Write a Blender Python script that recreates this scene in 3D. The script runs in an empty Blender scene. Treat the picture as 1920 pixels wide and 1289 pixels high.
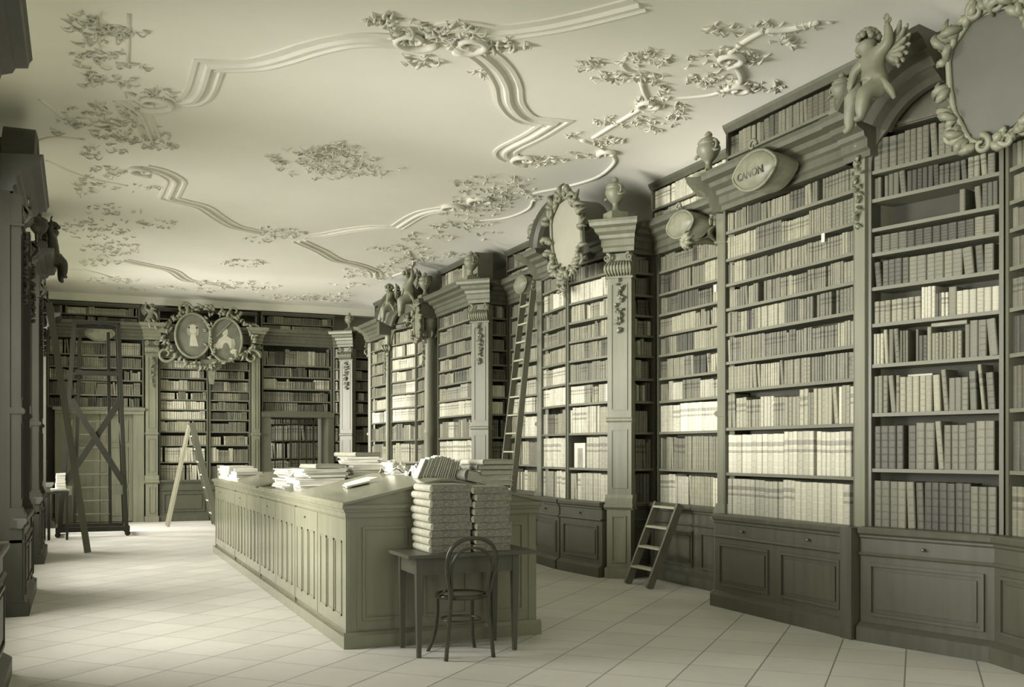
import bpy, math, random
from mathutils import Vector, Matrix
S = bpy.context.scene
COL = S.collection
PI = math.pi
rnd = random.Random(7)

# ------------------------------------------------------------------ camera maths
FPX, CU, HV, CAMZ = 1900.0, 960.0, 846.0, 1.6
TH = math.atan(815.0 / 1900.0)
FX, FY = math.sin(TH), math.cos(TH)
RX, RY = math.cos(TH), -math.sin(TH)
def ray(u, v):
    a = (u - CU) / FPX
    return Vector((FX + a * RX, FY + a * RY, (HV - v) / FPX))
def proj(p):
    d = p[0] * FX + p[1] * FY
    return (CU + FPX * (p[0] * RX + p[1] * RY) / d, HV - FPX * (p[2] - CAMZ) / d, d)
def on_floor(u, v):
    r = ray(u, v); t = -CAMZ / r.z
    return Vector((r.x * t, r.y * t, 0))

# ------------------------------------------------------------------ room numbers
XL, XR, YB, YF = -1.0, 7.15, 24.95, -3.0
def smooth(t):
    t = max(0.0, min(1.0, t)); return t * t * (3 - 2 * t)
def ceil_z(x, y):
    z = 5.2
    for d in (7.15 - x, x + 1.35, 24.95 - y):
        e = max(0.0, 1.0 - max(d, 0) / 1.3)
        z = min(z, 5.2 - 0.27 * e * e)
    return z
def on_ceiling(u, v):
    r = ray(u, v)
    if r.z <= 0: r.z = 1e-3
    z = 5.2
    for i in range(6):
        t = (z - CAMZ) / r.z
        z = ceil_z(r.x * t, r.y * t)
    return Vector((r.x * t, r.y * t, z))

# ------------------------------------------------------------------ materials
def tint(g, b=0.76):
    return (g * 1.0, g * 0.99, g * b, 1) if g > 0.3 else (g * 0.99, g * 1.0, g * b * 0.97, 1)
class NT:
    def __init__(s, name):
        s.m = bpy.data.materials.new(name); s.m.use_nodes = True
        s.t = s.m.node_tree; s.t.nodes.clear()
        s.out = s.n('ShaderNodeOutputMaterial'); s.p = s.n('ShaderNodeBsdfPrincipled')
        s.l(s.p.outputs[0], s.out.inputs[0])
    def n(s, k, **kw):
        x = s.t.nodes.new(k)
        for a, b in kw.items(): setattr(x, a, b)
        return x
    def l(s, a, b): s.t.links.new(a, b)
    def math(s, op, a, b=None, c=None):
        x = s.n('ShaderNodeMath', operation=op)
        for i, v in enumerate((a, b, c)):
            if v is None: continue
            if isinstance(v, (int, float)): x.inputs[i].default_value = v
            else: s.l(v, x.inputs[i])
        return x.outputs[0]
    def coord(s, kind='Object'):
        return s.n('ShaderNodeTexCoord').outputs[kind]
    def noise(s, vec, scale, detail=4, stretch=None):
        if stretch:
            mp = s.n('ShaderNodeMapping'); mp.inputs['Scale'].default_value = stretch
            s.l(vec, mp.inputs[0]); vec = mp.outputs[0]
        x = s.n('ShaderNodeTexNoise'); x.inputs['Scale'].default_value = scale
        x.inputs['Detail'].default_value = detail
        s.l(vec, x.inputs['Vector']); return x.outputs[0]
    def ramp(s, fac, stops):
        x = s.n('ShaderNodeValToRGB'); s.l(fac, x.inputs[0])
        e = x.color_ramp.elements
        e[0].position, e[0].color = stops[0]; e[1].position, e[1].color = stops[-1]
        for p, c in stops[1:-1]:
            q = e.new(p); q.color = c
        return x.outputs[0]
    def bump(s, h, strength, dist=0.01):
        x = s.n('ShaderNodeBump'); x.inputs['Strength'].default_value = strength
        x.inputs['Distance'].default_value = dist
        s.l(h, x.inputs['Height']); s.l(x.outputs[0], s.p.inputs['Normal'])
def wood(name, g, rough=0.42, var=0.25, stretch=(9, 9, 0.8), b=0.70, spec=0.5):
    k = NT(name); c = k.coord()
    n1 = k.noise(c, 1.6, 6, stretch); n2 = k.noise(c, 0.9, 3)
    f = k.math('MULTIPLY_ADD', n2, 0.5, k.math('MULTIPLY', n1, 0.5))
    k.l(k.ramp(f, [(0.3, tint(g * (1 - var), b)), (0.7, tint(g * (1 + var), b))]), k.p.inputs['Base Color'])
    k.l(k.math('MULTIPLY_ADD', n1, 0.2, rough - 0.1), k.p.inputs['Roughness'])
    k.p.inputs['Specular IOR Level'].default_value = spec
    k.bump(n1, 0.05, 0.001)
    return k.m
def plain(name, g, rough=0.8, var=0.08, scale=6, b=0.76, bump=0.0, metal=0.0):
    k = NT(name); c = k.coord(); n = k.noise(c, scale, 5)
    k.l(k.ramp(n, [(0.3, tint(g * (1 - var), b)), (0.7, tint(g * (1 + var), b))]), k.p.inputs['Base Color'])
    k.p.inputs['Roughness'].default_value = rough
    k.p.inputs['Metallic'].default_value = metal
    if bump: k.bump(n, bump, 0.01)
    return k.m
def bookmat(name, by_object):
    k = NT(name)
    if by_object:
        oi = k.n('ShaderNodeObjectInfo'); rgb = oi.outputs['Color']; al = oi.outputs['Alpha']
    else:
        a = k.n('ShaderNodeAttribute'); a.attribute_name = 'cover_tone'; rgb = a.outputs['Color']; al = a.outputs['Alpha']
    uv = k.n('ShaderNodeUVMap'); uv.uv_map = 'UVMap'
    sp = k.n('ShaderNodeSeparateXYZ'); k.l(uv.outputs[0], sp.inputs[0]); v = sp.outputs[1]
    fr = k.math('FRACT', k.math('MULTIPLY', v, 6.0))
    band = k.math('GREATER_THAN', k.math('ABSOLUTE', k.math('SUBTRACT', fr, 0.5)), 0.42)
    inside = k.math('MULTIPLY', k.math('GREATER_THAN', v, 0.06), k.math('LESS_THAN', v, 0.95))
    band = k.math('MULTIPLY', band, inside)
    t1 = k.math('MULTIPLY', k.math('GREATER_THAN', v, 0.69), k.math('LESS_THAN', v, 0.80))
    t2 = k.math('MULTIPLY', k.math('GREATER_THAN', v, 0.52), k.math('LESS_THAN', v, 0.59))
    t = k.math('MAXIMUM', t1, t2)
    c = k.coord(); n = k.noise(c, 14, 5); n2 = k.noise(c, 60, 2)
    # tone = 1 + noise - title*alpha*.42 + gilt lines
    f = k.math('MULTIPLY_ADD', n, 0.5, 0.75)
    f = k.math('SUBTRACT', f, k.math('MULTIPLY', k.math('MULTIPLY', t, al), 0.42))
    gl = k.math('MULTIPLY', k.math('MULTIPLY', band, k.math('GREATER_THAN', n2, 0.5)), 0.28)
    f = k.math('ADD', f, gl)
    mx = k.n('ShaderNodeVectorMath', operation='SCALE'); k.l(rgb, mx.inputs[0]); k.l(f, mx.inputs['Scale'])
    k.l(mx.outputs[0], k.p.inputs['Base Color'])
    k.p.inputs['Roughness'].default_value = 0.5
    k.bump(k.math('MULTIPLY_ADD', band, 1.0, k.math('MULTIPLY', n, 0.4)), 0.5, 0.006)
    return k.m
MAT = dict(
    wood=wood('dark_oak', 0.11), wood_mid=wood('waxed_oak', 0.21), wood_base=wood('base_oak', 0.085),
    carved=plain('carved_wood', 0.22, 0.45, 0.2, 9, b=0.7), shelf=wood('shelf_board', 0.16, 0.5, 0.2, (1, 9, 9)),
    back=plain('bookcase_back', 0.07, 0.9), desk=wood('polished_desk_oak', 0.23, 0.2, 0.10, (5, 5, 0.5)),
    desktop=wood('polished_desk_top', 0.24, 0.18, 0.12, (5, 0.6, 5)), black=wood('blackened_beech', 0.05, 0.22, 0.2),
    dark=wood('old_dark_wood', 0.03, 0.7, 0.2, spec=0.2), plank=wood('bare_ladder_wood', 0.13, 0.6, 0.2),
    pale_plank=wood('scrubbed_ladder_wood', 0.36, 0.7, 0.15), plaster=plain('lime_plaster', 0.86, 0.95, 0.035, 0.7, 0.85),
    stucco=plain('stucco_relief', 0.76, 0.9, 0.05, 3, 0.84), wall=plain('painted_wall', 0.45, 0.95, 0.05, 1),
    paper=plain('paper', 0.62, 0.9, 0.06, 12, 0.84), pages=plain('page_edges', 0.5, 0.9, 0.12, 30, 0.8),
    board=plain('grey_binding_board', 0.3, 0.8, 0.15, 10), cloth=plain('dark_cloth_binding', 0.13, 0.7, 0.25, 40),
    tooled=plain('tooled_calf', 0.22, 0.5, 0.45, 70, bump=0.3), spine=plain('worn_calf_spine', 0.5, 0.5, 0.15, 30),
    brass=plain('old_brass', 0.25, 0.35, 0.2, 20, 0.6, metal=0.8), cane=plain('cane_seat', 0.2, 0.7),
    mirror=plain('aged_panel', 0.33, 0.35, 0.06, 3), darkpanel=plain('dark_aged_panel', 0.10, 0.4, 0.1, 3), ground=plain('portrait_ground', 0.16, 0.5, 0.25, 5),
    flesh=plain('portrait_light_paint', 0.5, 0.6, 0.12, 9), grey=plain('portrait_grey_paint', 0.33, 0.6, 0.2, 8),
    leaf=plain('tinted_stucco_leaf', 0.64, 0.8, 0.15, 4, 0.82),
    table=wood('stained_table_wood', 0.08, 0.4),
    ink=plain('dark_letter_paint', 0.12, 0.5))
PIER = wood('shade_darkened_oak', 0.045, 0.5)  # darkened copy of the oak: the left piers' shade is put into its colour
BOOKM, BOOKS_M = bookmat('book_cover', True), bookmat('book_cover_row', False)

def floor_mat():
    k = NT('stone_floor_slabs'); geo = k.n('ShaderNodeNewGeometry'); pos = geo.outputs['Position']
    sp = k.n('ShaderNodeSeparateXYZ'); k.l(pos, sp.inputs[0]); x, y = sp.outputs[0], sp.outputs[1]
    r = 1 / math.sqrt(2)
    a = k.math('MULTIPLY', k.math('ADD', k.math('MULTIPLY', k.math('SUBTRACT', x, y), r), 0.08), 1 / 0.5)
    b = k.math('MULTIPLY', k.math('SUBTRACT', k.math('MULTIPLY', k.math('ADD', x, y), r), 7.54), 1 / 0.54)
    def edge(q, w):
        return k.math('LESS_THAN', k.math('ABSOLUTE', k.math('SUBTRACT', q, k.math('ROUND', q))), w)
    n = k.noise(pos, 1.3, 6); n2 = k.noise(pos, 9, 5)
    joint = k.math('MAXIMUM', edge(a, 0.011), k.math('MULTIPLY', edge(b, 0.009), 0.75))
    cell = k.n('ShaderNodeCombineXYZ'); k.l(k.math('FLOOR', k.math('ADD', a, 0.0)), cell.inputs[0]); k.l(k.math('FLOOR', b), cell.inputs[1])
    wn = k.n('ShaderNodeTexWhiteNoise', noise_dimensions='2D'); k.l(cell.outputs[0], wn.inputs['Vector'])
    t = k.math('MULTIPLY_ADD', wn.outputs[0], 0.07, k.math('MULTIPLY_ADD', n, 0.16, k.math('MULTIPLY_ADD', n2, 0.06, 0.42)))
    t = k.math('MULTIPLY', t, k.math('SUBTRACT', 1.0, k.math('MULTIPLY', joint, 0.62)))
    cmb = k.n('ShaderNodeCombineXYZ')
    k.l(t, cmb.inputs[0]); k.l(k.math('MULTIPLY', t, 0.98), cmb.inputs[1]); k.l(k.math('MULTIPLY', t, 0.86), cmb.inputs[2])
    k.l(cmb.outputs[0], k.p.inputs['Base Color']); k.l(k.math('MULTIPLY_ADD', n, 0.25, 0.42), k.p.inputs['Roughness'])
    k.bump(k.math('SUBTRACT', k.math('MULTIPLY', n2, 0.3), joint), 0.4, 0.006)
    return k.m
FLOORM = floor_mat()

# ------------------------------------------------------------------ mesh builder
class MB:
    def __init__(s): s.v = []; s.f = []; s.mi = []; s.uv = {}; s.tone = {}
    def add(s, vs, fs, mi=0):
        o = len(s.v); s.v += [tuple(p) for p in vs]
        for f in fs: s.f.append(tuple(i + o for i in f)); s.mi.append(mi)
        return s
    def box(s, x0, x1, y0, y1, z0, z1, mi=0):
        if x1 < x0: x0, x1 = x1, x0
        if y1 < y0: y0, y1 = y1, y0
        if z1 < z0: z0, z1 = z1, z0
        return s.add([(x0, y0, z0), (x1, y0, z0), (x1, y1, z0), (x0, y1, z0), (x0, y0, z1), (x1, y0, z1), (x1, y1, z1), (x0, y1, z1)],
              [(0, 3, 2, 1), (4, 5, 6, 7), (0, 1, 5, 4), (1, 2, 6, 5), (2, 3, 7, 6), (3, 0, 4, 7)], mi)
    def obox(s, c, ax, ay, az, mi=0):
        c = Vector(c); vs = []
        for k in (-1, 1):
            for (i, j) in ((-1, -1), (1, -1), (1, 1), (-1, 1)):
                vs.append(c + ax * i + ay * j + az * k)
        return s.add(vs, [(0, 3, 2, 1), (4, 5, 6, 7), (0, 1, 5, 4), (1, 2, 6, 5), (2, 3, 7, 6), (3, 0, 4, 7)], mi)
    def bar(s, a, b, w, t, side=(0, 0, 1), mi=0):
        a, b = Vector(a), Vector(b); d = b - a; L = d.length; d.normalize()
        sd = Vector(side); sd = (sd - d * sd.dot(d))
        if sd.length < 1e-4: sd = d.orthogonal()
        sd.normalize(); n = d.cross(sd)
        return s.obox((a + b) / 2, d * L / 2, sd * w / 2, n * t / 2, mi)
    def prism(s, prof, x0, x1, mi=0, c0=0.0, c1=0.0):
        """prof: (y,z) closed loop, extruded along x; c0/c1 mitre: x shift per unit of -y"""
        n = len(prof)
        vs = [(x0 - c0 * (-y), y, z) for y, z in prof] + [(x1 + c1 * (-y), y, z) for y, z in prof]
        fs = [(i, (i + 1) % n, (i + 1) % n + n, i + n) for i in range(n)]
        fs += [tuple(reversed(range(n))), tuple(range(n, 2 * n))]
        return s.add(vs, fs, mi)
    def poly(s, pts, y0, y1, mi=0):
        """(x,z) outline extruded in y"""
        n = len(pts)
        vs = [(x, y0, z) for x, z in pts] + [(x, y1, z) for x, z in pts]
        fs = [((i + 1) % n, i, i + n, (i + 1) % n + n) for i in range(n)]
        fs += [tuple(range(n)), tuple(reversed(range(n, 2 * n)))]
        return s.add(vs, fs, mi)
    def lathe(s, prof, n=20, c=(0, 0, 0), mi=0, sx=1, sy=1):
        vs = []; fs = []
        for r, z in prof:
            for k in range(n):
                a = 2 * PI * k / n
                vs.append((c[0] + r * math.cos(a) * sx, c[1] + r * math.sin(a) * sy, c[2] + z))
        for i in range(len(prof) - 1):
            for k in range(n):
                k2 = (k + 1) % n
                fs.append((i * n + k, i * n + k2, (i + 1) * n + k2, (i + 1) * n + k))
        fs.append(tuple(reversed(range(n)))); fs.append(tuple((len(prof) - 1) * n + k for k in range(n)))
        return s.add(vs, fs, mi)
    def tube(s, pts, rad, n=8, mi=0, flat=None):
        pts = [Vector(p) for p in pts]; N = len(pts)
        if isinstance(rad, (int, float)): rad = [rad] * N
        vs = []; fs = []; prev = None
        for i, p in enumerate(pts):
            t = (pts[min(i + 1, N - 1)] - pts[max(i - 1, 0)])
            if t.length < 1e-9: t = Vector((0, 0, 1))
            t.normalize()
            if prev is None: a = t.orthogonal().normalized()
            else:
                a = prev - t * prev.dot(t)
                a = a.normalized() if a.length > 1e-6 else t.orthogonal().normalized()
            prev = a; b = t.cross(a)
            for k in range(n):
                q = 2 * PI * k / n
                o = a * math.cos(q) * rad[i] + b * math.sin(q) * rad[i]
                if flat: 
                    fv = Vector(flat[0]); o = o - fv * (o.dot(fv) * (1 - flat[1]))
                vs.append(p + o)
        for i in range(N - 1):
            for k in range(n):
                k2 = (k + 1) % n
                fs.append((i * n + k, i * n + k2, (i + 1) * n + k2, (i + 1) * n + k))
        fs.append(tuple(reversed(range(n)))); fs.append(tuple((N - 1) * n + k for k in range(n)))
        return s.add(vs, fs, mi)
    def ball(s, c, r, n=10, m=7, mi=0, sc=(1, 1, 1)):
        prof = [(max(1e-4, math.sin(PI * i / m)) * r, -math.cos(PI * i / m) * r * sc[2]) for i in range(m + 1)]
        return s.lathe(prof, n, c, mi, sc[0], sc[1])
    def sweep(s, path, prof, front=(0, -1, 0), mi=0):
        """stepped profile (a = sideways, f = forward) carried along an open path"""
        P = [Vector(p) for p in path]; N = len(P); F = Vector(front); m = len(prof); vs = []; fs = []
        for i, p in enumerate(P):
            t0 = (P[i] - P[i - 1]).normalized() if i else None
            t1 = (P[i + 1] - P[i]).normalized() if i < N - 1 else None
            t = (t0 + t1) if (t0 and t1) else (t0 or t1)
            t.normalize(); sd = t.cross(F).normalized()
            k = 1.0
            if t0 and t1: k = 1 / max(0.35, math.sqrt(max(0.0, (1 + t0.dot(t1)) / 2)))
            for a, f in prof: vs.append(p + sd * a * k + F * f)
        for i in range(N - 1):
            for j in range(m):
                j2 = (j + 1) % m
                fs.append((i * m + j, i * m + j2, (i + 1) * m + j2, (i + 1) * m + j))
        fs.append(tuple(range(m))); fs.append(tuple(reversed([(N - 1) * m + j for j in range(m)])))
        return s.add(vs, fs, mi)
    def xf(s, M, start=0):
        for i in range(start, len(s.v)): s.v[i] = tuple(M @ Vector(s.v[i]))
        return s
    def build(s, name, mats, parent=None, smooth=False, loc=None, rot=0):
        me = bpy.data.meshes.new(name); me.from_pydata(s.v, [], s.f)
        if not isinstance(mats, (list, tuple)): mats = [mats]
        for m in mats: me.materials.append(m)
        if len(mats) > 1: me.polygons.foreach_set('material_index', s.mi)
        if smooth: me.polygons.foreach_set('use_smooth', [True] * len(s.f))
        me.validate(); me.update()
        o = bpy.data.objects.new(name, me); COL.objects.link(o)
        if smooth == 'auto' or smooth is True:
            pass
        if parent is not None: o.parent = parent
        if loc is not None: o.location = loc; o.rotation_euler = (0, 0, rot)
        return o
def tag(o, label=None, cat=None, group=None, kind=None):
    if label: o['label'] = label
    if cat: o['category'] = cat
    if group: o['group'] = group
    if kind: o['kind'] = kind
    return o
def empty(name, loc=(0, 0, 0), rot=0, label=None, cat=None, group=None):
    o = bpy.data.objects.new(name, None); COL.objects.link(o); o.location = loc; o.rotation_euler = (0, 0, rot)
    o.empty_display_size = 0.1
    return tag(o, label, cat, group)
def copy_tree(o, parent=None):
    c = o.copy(); COL.objects.link(c); c.parent = parent
    for ch in list(o.children): copy_tree(ch, c)
    return c
ONES = 'zero first second third fourth fifth sixth seventh eighth ninth tenth eleventh twelfth thirteenth fourteenth fifteenth sixteenth seventeenth eighteenth nineteenth twentieth'.split()
TENS = {2: 'twenty', 3: 'thirty', 4: 'forty', 5: 'fifty', 6: 'sixty'}
TENTH = {2: 'twentieth', 3: 'thirtieth', 4: 'fortieth', 5: 'fiftieth', 6: 'sixtieth'}
def ordn(n):
    if n <= 20: return ONES[n]
    return TENTH[n // 10] if n % 10 == 0 else TENS[n // 10] + '-' + ONES[n % 10]
def arc(cx, cz, r, a0, a1, n, y=0, rz=None):
    return [(cx + r * math.cos(math.radians(a0 + (a1 - a0) * i / n)), y, cz + (rz or r) * math.sin(math.radians(a0 + (a1 - a0) * i / n))) for i in range(n + 1)]
def leafy(m, c, size, r, ang, front=(0, -1, 0), ux=(1, 0, 0), uz=(0, 0, 1), curl=1.2, n=6, up=0.4):
    """one curling acanthus leaf in the plane ux/uz"""
    c = Vector(c); ux = Vector(ux); uz = Vector(uz); F = Vector(front); pts = []; rad = []; a = ang; p = c.copy()
    for i in range(n):
        t = i / (n - 1)
        pts.append(p + F * (math.sin(t * PI) * size * up)); rad.append(r * (0.35 + math.sin(min(1, t * 1.3) * PI * 0.75)) * (1 - 0.75 * t * t))
        p = p + (ux * math.cos(a) + uz * math.sin(a)) * size / n; a += curl / n * 1.6
    m.tube(pts, rad, 5)
def scroll(m, c, R, r, a0, turns, sgn=1, front=(0, -1, 0), ux=(1, 0, 0), uz=(0, 0, 1), n=18):
    c = Vector(c); pts = []; rad = []
    for i in range(n + 1):
        t = i / n; a = a0 + sgn * turns * 2 * PI * t; rr = R * (1 - 0.82 * t)
        pts.append(c + (Vector(ux) * math.cos(a) + Vector(uz) * math.sin(a)) * rr + Vector(front) * (0.02 + 0.3 * r * t)); rad.append(r * (1.1 - 0.5 * t))
    m.tube(pts, rad, 6)
# ------------------------------------------------------------------ books
BOOKS = []          # every shelved book: dict with matrix frame and size
PAL = {'pale': (0.52, 0.05), 'cream': (0.38, 0.06), 'light': (0.25, 0.04), 'mid': (0.17, 0.035), 'dark': (0.10, 0.025), 'black': (0.075, 0.02)}
STY = {
 'vellum': ((0.055, 0.085), (0.90, 0.95), [('pale', 9), ('cream', 3)], 0.8),
 'vellum2': ((0.035, 0.075), (0.84, 0.96), [('pale', 6), ('cream', 4), ('light', 2)], 0.45),
 'lightmix': ((0.028, 0.062), (0.74, 0.94), [('cream', 4), ('light', 5), ('mid', 3), ('pale', 1)], 0.35),
 'calf': ((0.024, 0.05), (0.76, 0.92), [('mid', 8), ('light', 3), ('dark', 2)], 0.3),
 'ribbed': ((0.032, 0.055), (0.86, 0.93), [('mid', 9), ('light', 2), ('dark', 2)], 0.3),
 'darkcalf': ((0.05, 0.08), (0.78, 0.90), [('dark', 5), ('mid', 7)], 0.2),
 'mixed': ((0.022, 0.065), (0.66, 0.93), [('mid', 5), ('light', 4), ('cream', 2), ('dark', 2), ('pale', 1)], 0.35),
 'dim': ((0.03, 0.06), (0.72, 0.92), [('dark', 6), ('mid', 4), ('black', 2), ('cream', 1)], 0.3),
}
def pick(w, r):
    t = sum(a[1] for a in w) * r.random()
    for a, b in w:
        t -= b
        if t <= 0: return a
    return w[-1][0]
def fill_row(base, M, x0, x1, z, clear, style, depth=0.24, rowtxt='', gap=None, lean=0.05, seed=0):
    """row of upright books along local x; M local->world"""
    r = random.Random(seed * 131 + 17); tr, hr, pal, tl = STY[style]; x = x0 + 0.006
    run = 0; idx = 0
    while True:
        if run <= 0:
            run = r.choice([1, 2, 3, 4, 6, 8, 11]); t0 = r.uniform(*tr); h0 = r.uniform(*hr) * clear
            tone = pick(pal, r); g0 = max(0.03, r.gauss(PAL[tone][0], PAL[tone][1])); ti = 1.0 if r.random() < tl else 0.0
            d0 = depth * r.uniform(0.8, 1.0)
        run -= 1
        t = t0 * r.uniform(0.92, 1.08); h = h0 * r.uniform(0.985, 1.0)
        if gap and gap[0] < x < gap[1]: x = gap[1]
        if r.random() < 0.018: x += r.uniform(0.02, 0.07); run = 0
        a = 0.0
        if r.random() < lean: a = r.uniform(-0.10, -0.03); run = 0
        w = t + abs(math.sin(a)) * h
        if x + w > x1 - 0.004: break
        idx += 1
        g = max(0.03, g0 * r.uniform(0.9, 1.1))
        BOOKS.append(dict(M=M, base=base, row=rowtxt, n=idx, x=x + (abs(math.sin(a)) * h if a < 0 else 0), z=z, t=t, h=h, d=d0, off=r.uniform(0.0, 0.012), a=a, g=g, tone=tone, ti=ti, style=style))
        x += w + r.uniform(0.0005, 0.002)
def book_matrix(b):
    # leans to the left when a<0 (pivot at bottom left)
    R = Matrix.Rotation(b['a'], 4, 'Y')
    return b['M'] @ Matrix.Translation((b['x'], 0.015 + b['off'], b['z'] + (abs(math.sin(b['a'])) * b['t'] * 0 if b['a'] else 0))) @ R
TONEW = {'pale': 'pale vellum', 'cream': 'cream', 'light': 'light brown', 'mid': 'brown calf', 'dark': 'dark calf', 'black': 'near-black'}
def unit_book(bands):
    """unit mesh 1 x 1 x 1; spine faces -y; slot0 cover slot1 pages"""
    xs = [(0, 0.055), (0.1, 0.02), (0.3, 0.004), (0.5, 0.0), (0.7, 0.004), (0.9, 0.02), (1, 0.055)]
    zs = [(0.0, 0.0), (0.012, -0.006)]
    for k in range(1, 6):
        c = k / 6.0
        if bands: zs += [(c - 0.014, -0.004), (c - 0.006, -0.03), (c + 0.006, -0.03), (c + 0.014, -0.004)]
        else: zs += [(c, -0.004)]
    zs += [(0.988, -0.006), (1.0, 0.0)]
    v = []; f = []; mi = []
    for z, dy in zs:
        for x, y in xs: v.append((x, y + dy * (1 - abs(x - 0.5) * 1.2), z))
    nx = len(xs)
    for i in range(len(zs) - 1):
        for j in range(nx - 1): f.append((i * nx + j, i * nx + j + 1, (i + 1) * nx + j + 1, (i + 1) * nx + j)); mi.append(0)
    o = len(v)
    # boards
    for x0, x1 in ((0, 0.09), (0.91, 1)):
        o = len(v); v += [(x0, 0.05, 0), (x1, 0.05, 0), (x1, 1, 0), (x0, 1, 0), (x0, 0.05, 1), (x1, 0.05, 1), (x1, 1, 1), (x0, 1, 1)]
        for q in [(0, 3, 2, 1), (4, 5, 6, 7), (1, 2, 6, 5), (2, 3, 7, 6), (3, 0, 4, 7)]: f.append(tuple(o + k for k in q)); mi.append(0)
    # spine caps and page block
    o = len(v); v += [(0.09, 0.03, 0.01), (0.91, 0.03, 0.01), (0.91, 0.97, 0.01), (0.09, 0.97, 0.01), (0.09, 0.03, 0.975), (0.91, 0.03, 0.975), (0.91, 0.97, 0.975), (0.09, 0.97, 0.975)]
    for q in [(0, 3, 2, 1), (4, 5, 6, 7), (1, 2, 6, 5), (2, 3, 7, 6), (3, 0, 4, 7), (0, 1, 5, 4)]: f.append(tuple(o + k for k in q)); mi.append(1)
    return v, f, mi
def book_uv(me, v):
    uvl = me.uv_layers.new(name='UVMap'); data = []
    for lp in me.loops:
        p = v[lp.vertex_index]; data += [p[0], p[2]]
    uvl.data.foreach_set('uv', data)
def make_unit(name, bands):
    v, f, mi = unit_book(bands); me = bpy.data.meshes.new(name); me.from_pydata(v, [], f)
    me.materials.append(BOOKM); me.materials.append(MAT['pages']); me.polygons.foreach_set('material_index', mi)
    book_uv(me, v); me.update(); return me
# ------------------------------------------------------------------ joinery
def mould_frame(m, x0, x1, z0, z1, y, w=0.022, d=0.014):
    m.box(x0, x1, y - d, y, z0, z0 + w); m.box(x0, x1, y - d, y, z1 - w, z1)
    m.box(x0, x0 + w, y - d, y, z0 + w, z1 - w); m.box(x1 - w, x1, y - d, y, z0 + w, z1 - w)
CORN = [(0.12, 4.10), (-0.03, 4.10), (-0.03, 4.15), (-0.06, 4.17), (-0.06, 4.24), (-0.09, 4.26), (-0.10, 4.30), (-0.17, 4.33), (-0.19, 4.37), (-0.27, 4.39), (-0.28, 4.43), (-0.30, 4.46), (0.12, 4.46)]
def frame(P0, P1):
    dx, dy = P1[0] - P0[0], P1[1] - P0[1]; L = math.hypot(dx, dy); rot = math.atan2(dy, dx)
    return L, rot, Matrix.Translation((P0[0], P0[1], 0)) @ Matrix.Rotation(rot, 4, 'Z')
STD = [0.95, 1.375, 1.84, 2.235, 2.525, 2.82, 3.08, 3.335, 3.595, 3.88]
UP = 0.035
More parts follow.
